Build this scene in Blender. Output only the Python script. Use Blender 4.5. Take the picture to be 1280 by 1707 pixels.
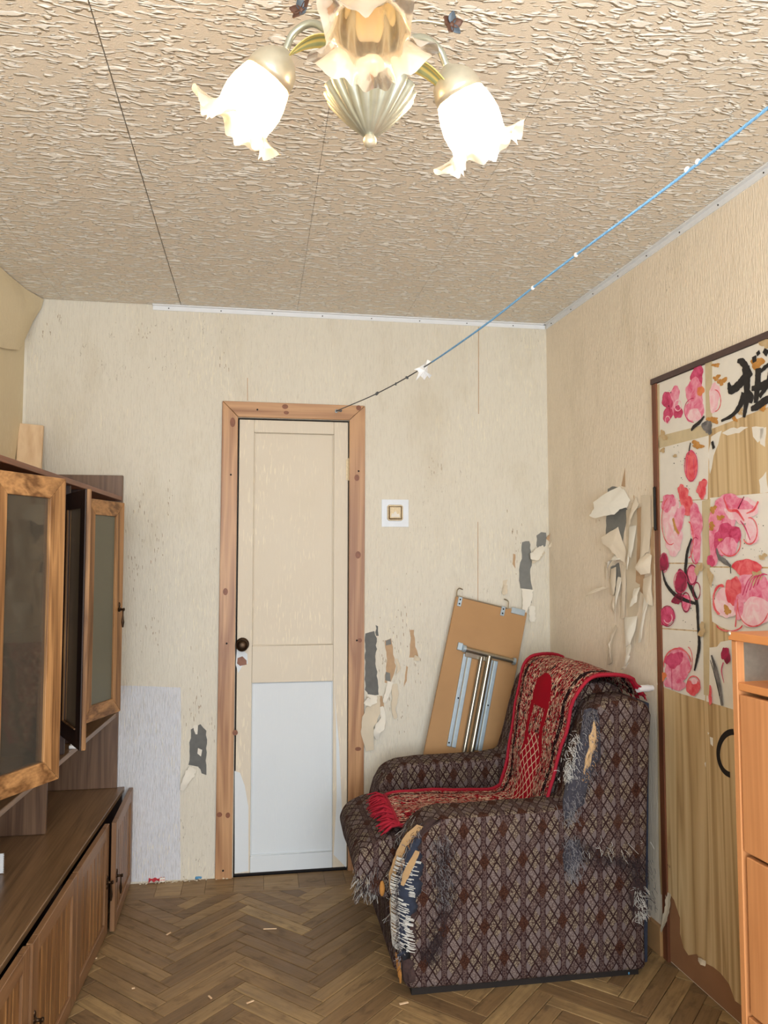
import bpy, bmesh, math, random
import numpy as np
from mathutils import Vector, Matrix, noise as mnoise
random.seed(7)
scene = bpy.context.scene
for o in list(bpy.data.objects): bpy.data.objects.remove(o, do_unlink=True)
COL = scene.collection
R = math.radians

# ------------------------------------------------------------------ camera
FPX, CX, CY = 1285.0, 640.0, 853.5
YAW, PITCH = R(9.25), math.atan((931 - 853.5) / 1285.0)
CAM = Vector((0, 0, 1.4))
cam_d = bpy.data.cameras.new('camera'); cam = bpy.data.objects.new('camera', cam_d); COL.objects.link(cam)
cam_d.sensor_fit = 'HORIZONTAL'; cam_d.sensor_width = 36; cam_d.lens = FPX / 1280 * 36
cam_d.clip_start = 0.02
cam.location = CAM; cam.rotation_euler = (math.pi / 2 + PITCH, 0, -YAW)
scene.camera = cam

# ------------------------------------------------------------------ world, daylight, exposure
world = bpy.data.worlds.new('world'); scene.world = world; world.use_nodes = True
world.node_tree.nodes['Background'].inputs[0].default_value = (0.62, 0.75, 1.0, 1)
world.node_tree.nodes['Background'].inputs[1].default_value = 1.0
ld = bpy.data.lights.new('window_daylight', 'AREA'); ld.shape = 'RECTANGLE'; ld.size = 2.2; ld.size_y = 1.95
ld.energy = 118; ld.color = (0.84, 0.92, 1.0)
lo = bpy.data.objects.new('window_daylight', ld); COL.objects.link(lo)
lo.location = (0.1, -1.26, 1.3); lo.rotation_euler = (math.pi / 2, 0, 0)      # faces +Y, into the room
scene.view_settings.view_transform = 'Standard'; scene.view_settings.look = 'None'
scene.view_settings.gamma = 1.0; scene.view_settings.use_curve_mapping = False
scene.view_settings.exposure = 0.13
BULB_L, BULB_R = 360, 400        # radiance of the two burning bulbs

# ------------------------------------------------------------------ survey helpers: photo measurement -> point on a real plane of the room
_F = Vector((math.sin(YAW) * math.cos(PITCH), math.cos(YAW) * math.cos(PITCH), math.sin(PITCH)))
_R = Vector((math.cos(YAW), -math.sin(YAW), 0)); _U = _R.cross(_F)
def ray(x, y): return _F + _R * ((x - CX) / FPX) - _U * ((y - CY) / FPX)
def plane(x, y, n, p):
    d = ray(x, y); n = Vector(n); return CAM + d * ((Vector(p) - CAM).dot(n) / d.dot(n))
WALL_Y, CEIL_Z = 3.544, 2.545
RW0 = Vector((1.383, WALL_Y, 0)); RWU = Vector((0.048, -1, 0)).normalized(); RWN = Vector((-1, -0.048, 0)).normalized()
def back(x, y, off=0.0):
    p = plane(x, y, (0, 1, 0), (0, WALL_Y, 0)); p.y -= off; return p
def right(x, y, off=0.0): return plane(x, y, RWN, RW0) + RWN * off
def RW(u, z, off=0.0): return RW0 + RWU * u + RWN * off + Vector((0, 0, z))
def onZ(x, y, z): return plane(x, y, (0, 0, 1), (0, 0, z))
def onY(x, y, Y): return plane(x, y, (0, 1, 0), (0, Y, 0))

# ------------------------------------------------------------------ object helpers
def tag(o, label=None, cat=None, group=None, kind=None):
    if label: o['label'] = label
    if cat: o['category'] = cat
    if group: o['group'] = group
    if kind: o['kind'] = kind
    return o
def empty(name, loc=(0, 0, 0), label=None, cat=None, group=None, kind=None):
    o = bpy.data.objects.new(name, None); o.location = loc; o.empty_display_size = 0.05; COL.objects.link(o)
    return tag(o, label, cat, group, kind)
def wloc(o):
    v = Vector((0, 0, 0))
    while o: v += o.location; o = o.parent
    return v
class MB:
    """collects one part's faces (world coordinates)"""
    def __init__(s): s.v = []; s.f = []; s.uv = None
    def add(s, vs, fs):
        n = len(s.v); s.v += [Vector(p) for p in vs]; s.f += [tuple(i + n for i in f) for f in fs]; return s
    def box(s, lo, hi, M=None):
        x0, y0, z0 = lo; x1, y1, z1 = hi
        vs = [Vector(p) for p in ((x0,y0,z0),(x1,y0,z0),(x1,y1,z0),(x0,y1,z0),(x0,y0,z1),(x1,y0,z1),(x1,y1,z1),(x0,y1,z1))]
        if M is not None: vs = [M @ p for p in vs]
        return s.add(vs, [(0,3,2,1),(4,5,6,7),(0,1,5,4),(1,2,6,5),(2,3,7,6),(3,0,4,7)])
    def prism(s, poly, vec):
        """closed polygon of 3-D points pushed along vec"""
        n = len(poly); vec = Vector(vec); vs = [Vector(p) for p in poly]; vs = vs + [p + vec for p in vs]
        fs = [tuple(range(n))[::-1], tuple(range(n, 2 * n))] + [(i, (i + 1) % n, n + (i + 1) % n, n + i) for i in range(n)]
        return s.add(vs, fs)
    def tube(s, pts, r, seg=8, caps=True):
        pts = [Vector(p) for p in pts]; n = len(pts)
        rs = r if isinstance(r, (list, tuple)) else [r] * n
        up = None; rings = []
        for i, p in enumerate(pts):
            t = (pts[min(i + 1, n - 1)] - pts[max(i - 1, 0)])
            if t.length < 1e-9: t = Vector((0, 0, 1))
            t.normalize()
            if up is None:
                up = Vector((0, 0, 1)) if abs(t.z) < 0.9 else Vector((1, 0, 0))
            a = t.cross(up)
            if a.length < 1e-6: a = t.orthogonal()
            a.normalize(); b = a.cross(t); up = b.copy()
            rings.append([p + (a * math.cos(2 * math.pi * k / seg) + b * math.sin(2 * math.pi * k / seg)) * rs[i] for k in range(seg)])
        vs = [q for ring in rings for q in ring]
        fs = [(i * seg + k, i * seg + (k + 1) % seg, (i + 1) * seg + (k + 1) % seg, (i + 1) * seg + k) for i in range(n - 1) for k in range(seg)]
        if caps: fs += [tuple(range(seg))[::-1], tuple((n - 1) * seg + k for k in range(seg))]
        return s.add(vs, fs)
    def lathe(s, prof, seg=24, M=None, mod=None):
        """profile [(r, z)] turned about z; mod(theta, i, r, z) -> (r, z)"""
        vs = []; fs = []; n = len(prof)
        for i, (r, z) in enumerate(prof):
            for k in range(seg):
                th = 2 * math.pi * k / seg; rr, zz = (r, z) if mod is None else mod(th, i, r, z)
                p = Vector((rr * math.cos(th), rr * math.sin(th), zz)); vs.append(M @ p if M is not None else p)
        for i in range(n - 1):
            for k in range(seg): fs.append((i * seg + k, i * seg + (k + 1) % seg, (i + 1) * seg + (k + 1) % seg, (i + 1) * seg + k))
        return s.add(vs, fs)
    def ribbon(s, pts, sides):
        """strip: pts centre line, sides: half-width vectors"""
        vs = []; n = len(pts)
        for p, w in zip(pts, sides): vs += [Vector(p) - Vector(w), Vector(p) + Vector(w)]
        return s.add(vs, [(2 * i, 2 * i + 1, 2 * i + 3, 2 * i + 2) for i in range(n - 1)])
    def ball(s, c, r, seg=10, M=None):
        c = Vector(c); rr = r if isinstance(r, (tuple, list)) else (r, r, r); vs = []; fs = []; h = seg // 2 + 1
        for i in range(h + 1):
            ph = math.pi * i / h
            for k in range(seg):
                th = 2 * math.pi * k / seg
                p = Vector((rr[0] * math.sin(ph) * math.cos(th), rr[1] * math.sin(ph) * math.sin(th), rr[2] * math.cos(ph)))
                vs.append(c + (M @ p if M is not None else p))
        for i in range(h):
            for k in range(seg): fs.append((i * seg + k, (i + 1) * seg + k, (i + 1) * seg + (k + 1) % seg, i * seg + (k + 1) % seg))
        return s.add(vs, fs)
    def build(s, name, m, parent=None, smooth=False, bevel=0.0, bseg=2, thick=0.0, boxuv=False, sub=0, label=None, kind=None, jit=0.0, origin=None):
        org = wloc(parent) if parent else (Vector(origin) if origin is not None else Vector((0, 0, 0)))
        me = bpy.data.meshes.new(name)
        me.from_pydata([tuple(p - org) for p in s.v], [], s.f); me.update()
        if s.uv is not None:
            l = me.uv_layers.new(name='UVMap')
            for lp in me.loops: l.data[lp.index].uv = s.uv[lp.vertex_index]
        bm = bmesh.new(); bm.from_mesh(me)
        if thick > 0:
            bmesh.ops.recalc_face_normals(bm, faces=bm.faces[:]); bmesh.ops.solidify(bm, geom=bm.faces[:], thickness=thick)
        if s.uv is None: bmesh.ops.remove_doubles(bm, verts=bm.verts[:], dist=1e-5)
        if bevel > 0:
            bmesh.ops.recalc_face_normals(bm, faces=bm.faces[:])
            es = [e for e in bm.edges if len(e.link_faces) == 2 and e.calc_face_angle(0) > 0.35]
            bmesh.ops.bevel(bm, geom=es, offset=bevel, segments=bseg, profile=0.5, affect='EDGES', clamp_overlap=True)
        if sub:
            bmesh.ops.triangulate(bm, faces=[f for f in bm.faces if len(f.verts) > 4])
            for _ in range(sub): bmesh.ops.subdivide_edges(bm, edges=[e for e in bm.edges if e.calc_length() > 0.05], cuts=1, use_grid_fill=True)
        if jit and not smooth == 'flat':
            for v in bm.verts:
                v.co += Vector(mnoise.noise_vector(v.co * 7 + Vector((3, 5, 9)))) * jit + Vector(mnoise.noise_vector(v.co * 22)) * jit * 0.35
        bmesh.ops.recalc_face_normals(bm, faces=bm.faces[:])
        if boxuv:
            l = bm.loops.layers.uv.verify()
            for f in bm.faces:
                n = f.normal; a = max(range(3), key=lambda i: abs(n[i]))
                for lp in f.loops:
                    c = lp.vert.co + org
                    lp[l].uv = (c.x, c.z) if a == 1 else ((c.y, c.z) if a == 0 else (c.x, c.y * 0.9))
        bm.to_mesh(me); bm.free()
        if smooth:
            for p in me.polygons: p.use_smooth = True
            if smooth != 'all':
                try: me.set_sharp_from_angle(angle=R(50))
                except Exception: pass
        me.materials.append(m)
        o = bpy.data.objects.new(name, me); COL.objects.link(o)
        if parent: o.parent = parent
        elif origin is not None: o.location = org
        return tag(o, label, None, None, kind)
def Rz(a, c=(0, 0, 0)):
    c = Vector(c); return Matrix.Translation(c) @ Matrix.Rotation(a, 4, 'Z')
def frame(p, z, x=None):
    """matrix at p whose local z is z"""
    z = Vector(z).normalized(); x = Vector(x) if x is not None else z.orthogonal()
    y = z.cross(x).normalized(); x = y.cross(z)
    return Matrix(((x.x, y.x, z.x, p[0]), (x.y, y.y, z.y, p[1]), (x.z, y.z, z.z, p[2]), (0, 0, 0, 1)))
def crv(pts, n=24):
    """Catmull-Rom through pts"""
    P = [Vector(p) for p in pts]; P = [2 * P[0] - P[1]] + P + [2 * P[-1] - P[-2]]; out = []
    m = len(P) - 3
    for k in range(n + 1):
        t = k / n * m; i = min(int(t), m - 1); t -= i; a, b, c, d = P[i:i + 4]
        out.append(0.5 * (2 * b + (c - a) * t + (2 * a - 5 * b + 4 * c - d) * t * t + (3 * b - a - 3 * c + d) * t ** 3))
    return out

# ------------------------------------------------------------------ material helpers
def C(r, g, b):
    f = lambda c: (c / 255 / 12.92) if c / 255 <= 0.04045 else ((c / 255 + 0.055) / 1.055) ** 2.4
    return (f(r), f(g), f(b), 1)
class NT:
    def __init__(s, name):
        s.m = bpy.data.materials.new(name); s.m.use_nodes = True; s.t = s.m.node_tree
        s.b = s.t.nodes['Principled BSDF']; s.out = s.t.nodes['Material Output']
    def n(s, typ, inp=None, **pr):
        nd = s.t.nodes.new(typ)
        for k, v in pr.items(): setattr(nd, k, v)
        for k, v in (inp or {}).items(): s.set(nd.inputs[k], v)
        return nd
    def set(s, sock, v):
        if isinstance(v, bpy.types.NodeSocket): s.t.links.new(v, sock)
        else: sock.default_value = v
    def obj(s): return s.n('ShaderNodeTexCoord').outputs['Object']
    def uv(s): return s.n('ShaderNodeTexCoord').outputs['UV']
    def sc(s, vec, x, y, z, rot=None):
        nd = s.n('ShaderNodeMapping', {'Vector': vec, 'Scale': (x, y, z)})
        if rot: nd.inputs['Rotation'].default_value = rot
        return nd.outputs[0]
    def noise(s, vec, scale=1, detail=2, rough=0.5, dist=0.0):
        return s.n('ShaderNodeTexNoise', {'Vector': vec, 'Scale': scale, 'Detail': detail, 'Roughness': rough, 'Distortion': dist}).outputs['Fac']
    def ma(s, op, a, b=0.0, c=None):
        nd = s.n('ShaderNodeMath', operation=op); s.set(nd.inputs[0], a); s.set(nd.inputs[1], b)
        if c is not None: s.set(nd.inputs[2], c)
        return nd.outputs[0]
    def mr(s, v, a, b, c=0.0, d=1.0):
        return s.n('ShaderNodeMapRange', {'Value': v, 'From Min': a, 'From Max': b, 'To Min': c, 'To Max': d}).outputs[0]
    def mix(s, f, a, b, blend='MIX'):
        nd = s.n('ShaderNodeMix', data_type='RGBA', blend_type=blend); s.set(nd.inputs[0], f); s.set(nd.inputs[6], a); s.set(nd.inputs[7], b); return nd.outputs[2]
    def ramp(s, f, stops):
        nd = s.n('ShaderNodeValToRGB', {'Fac': f}); el = nd.color_ramp.elements
        while len(el) < len(stops): el.new(0.5)
        for e, (p, c) in zip(el, stops): e.position = p; e.color = c
        return nd.outputs[0]
    def sep(s, v): return s.n('ShaderNodeSeparateXYZ', {0: v}).outputs
    def comb(s, x, y, z): return s.n('ShaderNodeCombineXYZ', {0: x, 1: y, 2: z}).outputs[0]
    def bump(s, h, strength=0.3, dist=0.01):
        s.set(s.b.inputs['Normal'], s.n('ShaderNodeBump', {'Height': h, 'Strength': strength, 'Distance': dist}).outputs[0])
    def done(s, col, rough=0.6, metal=0.0, spec=None):
        s.set(s.b.inputs['Base Color'], col); s.set(s.b.inputs['Roughness'], rough); s.set(s.b.inputs['Metallic'], metal)
        if spec is not None: s.b.inputs['Specular IOR Level'].default_value = spec
        return s.m
def plain(name, col, rough=0.6, metal=0.0, var=0.12, scale=30):
    t = NT(name); f = t.noise(t.obj(), scale, 3)
    a = tuple(min(1, c * (1 - var)) for c in col[:3]) + (1,); b = tuple(min(1, c * (1 + var)) for c in col[:3]) + (1,)
    return t.done(t.mix(f, a, b), rough, metal)
def wood(name, dark, light, axis='Z', rough=0.45, fine=90, bands=9, contrast=0.5, bump=0.08, pos=(0.25, 0.75)):
    """long grain along an axis of the piece"""
    t = NT(name); k = {'X': (0.06, 1, 1), 'Y': (1, 0.06, 1), 'Z': (1, 1, 0.06)}[axis]; o = t.obj()
    v = t.sc(o, *k)
    w = t.noise(v, bands, 3, 0.55, 0.6); fn = t.noise(t.sc(o, *[c if c == 1 else 0.02 for c in k]), fine, 2)
    rings = t.ma('FRACT', t.ma('MULTIPLY', w, 7.0)); rings = t.ma('PINGPONG', t.ma('MULTIPLY', w, 9.0), 1.0)
    f = t.ma('ADD', t.ma('MULTIPLY', rings, contrast), t.ma('MULTIPLY', fn, 1 - contrast))
    col = t.ramp(f, [(pos[0], dark), (pos[1], light)])
    if bump: t.bump(f, bump, 0.002)
    return t.done(col, rough)
# ------------------------------------------------------------------ materials
def m_wallpaper(name, c1, c2, seed=0.0, rib=1.0):
    t = NT(name); o = t.obj()
    ribs = t.noise(t.sc(o, 260, 260, 26), 1, 2, 0.6, 0.4)
    big = t.noise(o, 1.7 + seed, 3, 0.55)
    dash = t.mr(t.noise(t.sc(o, 190, 190, 24), 1, 1, 0.5), 0.60, 0.68)
    zone = t.mr(t.noise(o, 2.6 + seed, 2), 0.45, 0.62)
    col = t.mix(big, c1, c2)
    col = t.mix(t.ma('MULTIPLY', t.ma('MULTIPLY', dash, zone), 0.5), col, C(247, 238, 212))
    scuff = t.mr(t.noise(t.sc(o, 130, 130, 34), 1.0, 2, 0.6, 0.8), 0.67, 0.70)
    zone2 = t.mr(t.noise(o, 1.9 + seed, 2), 0.56, 0.66)
    col = t.mix(t.ma('MULTIPLY', t.ma('MULTIPLY', scuff, zone2), 0.55), col, C(136, 118, 96))
    dirt = t.mr(t.noise(t.sc(o, 3, 3, 1.2), 1.4, 5, 0.65), 0.52, 0.8)
    col = t.mix(t.ma('MULTIPLY', dirt, 0.4), col, C(190, 175, 146))
    col = t.mix(t.ma('MULTIPLY', t.mr(ribs, 0.5, 0.72), 0.16 * rib), col, C(150, 138, 120))
    t.bump(ribs, 0.6 * rib, 0.005)
    return t.done(col, 0.75, spec=0.3)
MAT_WALL = m_wallpaper('wallpaper', C(229, 223, 208), C(223, 215, 198))
MAT_WALL_R = m_wallpaper('wallpaper_beige', C(246, 232, 211), C(240, 225, 203), 0.7)
MAT_WALL_L = m_wallpaper('wallpaper_left', C(230, 216, 184), C(224, 208, 174), 0.4, 0.4)
MAT_WALL_BLUISH = m_wallpaper('wallpaper_bluish', C(230, 231, 236), C(222, 224, 230), 1.1, 1.8)
def m_ceiling():
    t = NT('ceiling_foam'); o = t.obj()
    warp = t.n('ShaderNodeTexNoise', {'Vector': o, 'Scale': 7.0, 'Detail': 2}).outputs['Color']
    v = t.n('ShaderNodeVectorMath', {0: o, 1: t.n('ShaderNodeVectorMath', {0: warp, 1: (0.05, 0.05, 0)}, operation='MULTIPLY').outputs[0]}, operation='ADD').outputs[0]
    a = t.noise(t.sc(v, 26, 84, 1), 1, 0.6, 0.4, 0.1)
    b = t.noise(t.sc(v, 46, 120, 1), 1, 0.5, 0.4, 0.1)
    d1 = t.mr(a, 0.555, 0.70); d2 = t.mr(b, 0.585, 0.72)
    d = t.ma('MAXIMUM', d1, t.ma('MULTIPLY', d2, 0.85)); dc = t.mr(d, 0.12, 0.5)
    grain = t.noise(o, 260, 2)
    col = t.mix(t.noise(o, 2.1, 3), C(235, 225, 208), C(228, 217, 200))
    col = t.mix(dc, col, C(254, 251, 242))  # raised dabs whitened, light caught by the relief is put into the colour
    t.bump(t.ma('ADD', d, t.ma('MULTIPLY', grain, 0.08)), 0.75, 0.018)
    return t.done(col, 0.7, spec=0.3)
MAT_CEIL = m_ceiling()
MAT_CEIL_BACK = plain('ceiling_backing', C(110, 82, 56), 0.9)
def m_parquet():
    t = NT('parquet'); o = t.obj()
    rnd = t.ma('FRACT', t.ma('ADD', t.n('ShaderNodeObjectInfo').outputs['Random'], t.n('ShaderNodeNewGeometry').outputs['Random Per Island']))
    v = t.n('ShaderNodeVectorMath', {0: o, 1: t.comb(t.ma('MULTIPLY', rnd, 31.0), t.ma('MULTIPLY', rnd, 17.0), 0)}, operation='ADD').outputs[0]
    g = t.noise(t.sc(v, 5, 70, 5), 1, 4, 0.6, 0.5)
    stain = t.noise(t.sc(v, 9, 22, 5), 1, 3, 0.6)
    col = t.ramp(rnd, [(0, C(126, 100, 70)), (0.35, C(146, 117, 81)), (0.7, C(160, 130, 90)), (1, C(182, 152, 106))])
    col = t.mix(t.mr(g, 0.38, 0.75, 0, 0.6), col, C(98, 76, 50), 'MIX')
    col = t.mix(t.mr(stain, 0.56, 0.72, 0, 0.55), col, C(72, 54, 40))
    world_p = t.n('ShaderNodeNewGeometry').outputs['Position']
    col = t.mix(t.mr(t.noise(world_p, 3.0, 5, 0.65), 0.5, 0.72, 0, 0.5), col, C(98, 78, 58))
    t.bump(g, 0.12, 0.002)
    return t.done(col, t.mr(stain, 0.3, 0.7, 0.42, 0.62), spec=0.4)
MAT_PARQ = m_parquet()
MAT_SUB = plain('subfloor', C(44, 33, 25), 0.9)
MAT_PINE = wood('pine_casing', C(152, 104, 68), C(198, 152, 108), 'Z', 0.42, 130, 9, 0.5)
MAT_PINE_H = wood('pine_casing_across', C(152, 104, 68), C(198, 152, 108), 'X', 0.42, 130, 9, 0.5)
MAT_KNOT = plain('pine_knot', C(132, 80, 52), 0.5, var=0.4, scale=60)
MAT_DARK = plain('dark_hole', C(28, 20, 16), 0.8)
def m_doorpaint(name, c1, c2, spec_c, amt):
    t = NT(name); o = t.obj()
    dash = t.mr(t.noise(t.sc(o, 160, 160, 18), 1, 1), 0.59, 0.66)
    zone = t.mr(t.noise(o, 3.1, 2), 0.42, 0.58)
    col = t.mix(t.noise(o, 2.4, 4, 0.6), c1, c2)
    col = t.mix(t.ma('MULTIPLY', t.ma('MULTIPLY', dash, zone), amt), col, spec_c)
    t.bump(t.noise(t.sc(o, 200, 200, 22), 1, 2), 0.2, 0.003)
    return t.done(col, 0.6, spec=0.35)
MAT_DOOR = m_doorpaint('cream_door_paint', C(218, 204, 182), C(225, 216, 199), C(244, 232, 206), 0.6)
MAT_DOORW = m_doorpaint('white_door_paint', C(226, 231, 234), C(218, 224, 228), C(236, 238, 238), 0.2)
MAT_PUTTY = plain('grey_plaster', C(128, 128, 124), 0.9, var=0.16, scale=40)
MAT_PUTTY_D = plain('dark_grey_plaster', C(108, 108, 105), 0.9, var=0.2, scale=40)
MAT_KRAFT = plain('brown_underpaper', C(190, 158, 124), 0.9, var=0.15, scale=35)
def m_paper(name, c, tr=0.15):
    t = NT(name); f = t.noise(t.obj(), 28, 4)
    col = t.mix(f, tuple(x * 0.9 for x in c[:3]) + (1,), c)
    t.bump(f, 0.15, 0.003); return t.done(col, 0.8, spec=0.2)
MAT_PAPERBACK = m_paper('torn_paper', C(238, 232, 218))
MAT_PAPERTAN = m_paper('torn_paper_tan', C(222, 208, 184))
MAT_WHITE = plain('white_plastic', C(232, 234, 236), 0.4, var=0.04)
MAT_PLATE = plain('milky_plate', C(226, 232, 240), 0.2, var=0.05)
MAT_BRASS = plain('aged_brass', C(140, 112, 72), 0.4, 0.85, 0.25, 80)
MAT_BRASS_L = plain('antique_beige', C(206, 186, 150), 0.45, 0.2, 0.3, 120)
MAT_BRONZE = plain('dark_bronze', C(62, 46, 32), 0.35, 0.8, 0.3, 60)
MAT_STEEL = plain('steel_tube', C(176, 168, 150), 0.28, 0.9, 0.1, 40)
MAT_ZINC = plain('zinc_rail', C(176, 190, 198), 0.42, 0.5, 0.12, 50)
MAT_BLACK = plain('black_metal', C(34, 32, 32), 0.5, 0.5)
MAT_OAK = wood('oak_veneer', C(112, 76, 44), C(182, 136, 88), 'Z', 0.4, 170, 14, 0.45)
MAT_OAK_H = wood('oak_veneer_across', C(112, 76, 44), C(182, 136, 88), 'Y', 0.4, 170, 14, 0.45)
MAT_OAKD = wood('base_door_frame', C(120, 86, 58), C(150, 112, 78), 'Z', 0.4, 140, 10, 0.45)
MAT_OAKD_H = wood('base_door_rail', C(120, 86, 58), C(150, 112, 78), 'Y', 0.4, 140, 10, 0.45)
MAT_REED = wood('reeded_panel', C(110, 74, 42), C(172, 126, 78), 'Z', 0.4, 190, 26, 0.35, pos=(0.3, 0.8))
MAT_WALNUT = wood('walnut_laminate', C(92, 68, 52), C(124, 96, 74), 'Z', 0.35, 170, 16, 0.35)
MAT_WALNUT_H = wood('walnut_laminate_top', C(112, 86, 60), C(146, 114, 82), 'Y', 0.3, 170, 16, 0.35)
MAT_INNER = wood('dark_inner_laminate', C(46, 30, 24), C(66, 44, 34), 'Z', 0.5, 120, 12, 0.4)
MAT_REDBROWN = wood('red_brown_edge', C(116, 70, 46), C(142, 90, 62), 'Y', 0.4, 120, 12, 0.4)
MAT_RAWPINE = wood('raw_pine', C(222, 186, 146), C(238, 208, 170), 'Z', 0.6, 70, 6, 0.5)
def m_glass(name, tint, alpha, rough=0.03):
    t = NT(name); nt = t.t
    tr = t.n('ShaderNodeBsdfTransparent', {'Color': tint}); gl = t.n('ShaderNodeBsdfGlossy', {'Color': (0.9, 0.9, 0.9, 1), 'Roughness': rough})
    df = t.n('ShaderNodeBsdfDiffuse', {'Color': tuple(c * 0.6 for c in tint[:3]) + (1,)})
    m1 = t.n('ShaderNodeMixShader', {0: alpha}); nt.links.new(tr.outputs[0], m1.inputs[1]); nt.links.new(df.outputs[0], m1.inputs[2])
    fr = t.n('ShaderNodeFresnel', {'IOR': 1.35}); m2 = t.n('ShaderNodeMixShader', {0: fr.outputs[0]})
    nt.links.new(m1.outputs[0], m2.inputs[1]); nt.links.new(gl.outputs[0], m2.inputs[2]); nt.links.new(m2.outputs[0], t.out.inputs['Surface'])
    return t.m
MAT_GLASS = m_glass('smoked_glass', (0.62, 0.56, 0.46, 1), 0.12)
MAT_FROST = m_glass('greyed_glass', (0.36, 0.36, 0.27, 1), 0.72, 0.25)
MAT_AMBERGL = m_glass('amber_glass', (0.66, 0.52, 0.33, 1), 0.9, 0.3)
# --- upholstery: lattice of bands with brown diamonds, upright stripes, crackle
def m_uphol():
    t = NT('lattice_upholstery'); uv = t.uv(); s = t.sep(uv)
    wob = t.noise(uv, 6, 2); wu = t.ma('MULTIPLY', t.ma('SUBTRACT', wob, 0.5), 0.012)
    a = t.ma('MULTIPLY', t.ma('ADD', s[0], wu), 1 / 0.134); b = t.ma('MULTIPLY', s[1], 1 / 0.205)
    p = t.ma('ADD', a, b); q = t.ma('SUBTRACT', a, b)
    dp = t.ma('ABSOLUTE', t.ma('SUBTRACT', t.ma('FRACT', p), 0.5)); dq = t.ma('ABSOLUTE', t.ma('SUBTRACT', t.ma('FRACT', q), 0.5))
    lt = lambda x, v: t.ma('LESS_THAN', x, v)
    mx = lambda x, y: t.ma('MAXIMUM', x, y)
    band_p, band_q = lt(dp, 0.11), lt(dq, 0.11)
    edge_p = t.ma('SUBTRACT', lt(dp, 0.125), lt(dp, 0.088)); edge_q = t.ma('SUBTRACT', lt(dq, 0.125), lt(dq, 0.088))
    thin = lt(t.ma('ABSOLUTE', t.ma('SUBTRACT', dp, 0.33)), 0.021); thin2 = lt(t.ma('ABSOLUTE', t.ma('SUBTRACT', dq, 0.33)), 0.021)
    diam = t.ma('MULTIPLY', lt(dp, 0.14), lt(dq, 0.14))
    sa = t.ma('ABSOLUTE', t.ma('SUBTRACT', t.ma('FRACT', t.ma('ADD', t.ma('MULTIPLY', a, 2.0), 0.5)), 0.5))
    stripe = lt(sa, 0.105); st_edge = t.ma('SUBTRACT', lt(sa, 0.135), stripe)
    vor = t.n('ShaderNodeTexVoronoi', {'Vector': uv, 'Scale': 120}, feature='DISTANCE_TO_EDGE').outputs['Distance']
    crack = lt(vor, 0.09)
    cell = t.ma('FRACT', t.ma('MULTIPLY', t.ma('ADD', t.ma('ADD', t.ma('FLOOR', t.ma('MULTIPLY', p, 2.0)), t.ma('FLOOR', t.ma('MULTIPLY', q, 2.0))), 1.0), 0.5))
    tanc = t.mix(crack, C(140, 127, 110), C(72, 54, 49))
    grey = t.mix(t.mr(t.noise(uv, 420, 2), 0.35, 0.65), C(104, 93, 92), C(130, 117, 114))
    col = t.mix(t.ma('GREATER_THAN', cell, 0.25), grey, tanc)
    dk = C(50, 32, 31)
    col = t.mix(band_p, col, t.mix(crack, C(132, 119, 114), C(98, 82, 78)))
    col = t.mix(band_q, col, t.mix(crack, C(116, 100, 94), C(70, 50, 47)))
    line = mx(mx(edge_p, edge_q), mx(thin, thin2))
    col = t.mix(line, col, dk)
    col = t.mix(t.ma('MULTIPLY', stripe, 0.9), col, t.mix(crack, C(60, 40, 40), C(104, 86, 80)))
    col = t.mix(st_edge, col, C(54, 34, 34))
    col = t.mix(diam, col, t.mix(crack, C(80, 50, 38), C(54, 32, 24)))
    worn = t.mr(t.noise(uv, 5.5, 4, 0.65), 0.55, 0.8, 0, 0.3)
    col = t.mix(worn, col, C(120, 106, 96))
    fz = t.noise(uv, 900, 1)
    t.bump(t.ma('ADD', fz, t.ma('MULTIPLY', vor, 2.0)), 0.25, 0.002)
    col = t.mix(1.0, col, (0.84, 0.81, 0.81, 1), 'MULTIPLY')
    return t.done(col, 0.95, spec=0.15)
MAT_UPH = m_uphol()
MAT_FRAY = plain('dark_frayed_batting', C(58, 56, 64), 1.0, var=0.5, scale=120)
MAT_FRAYB = plain('brown_frayed_cloth', C(66, 48, 46), 1.0, var=0.5, scale=120)
MAT_NAVY = plain('navy_lining', C(44, 50, 66), 1.0, var=0.4, scale=70)
MAT_THREAD = plain('white_threads', C(206, 204, 198), 0.9, var=0.15)
MAT_THREADG = plain('grey_threads', C(128, 124, 126), 0.9, var=0.3)
MAT_THREADB = plain('dark_threads', C(52, 38, 40), 0.9, var=0.3)
MAT_FOAM = plain('tan_board_edge', C(196, 160, 116), 0.9, var=0.15, scale=60)
MAT_ORANGE = plain('orange_foam', C(186, 128, 62), 0.9, var=0.25, scale=60)
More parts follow.
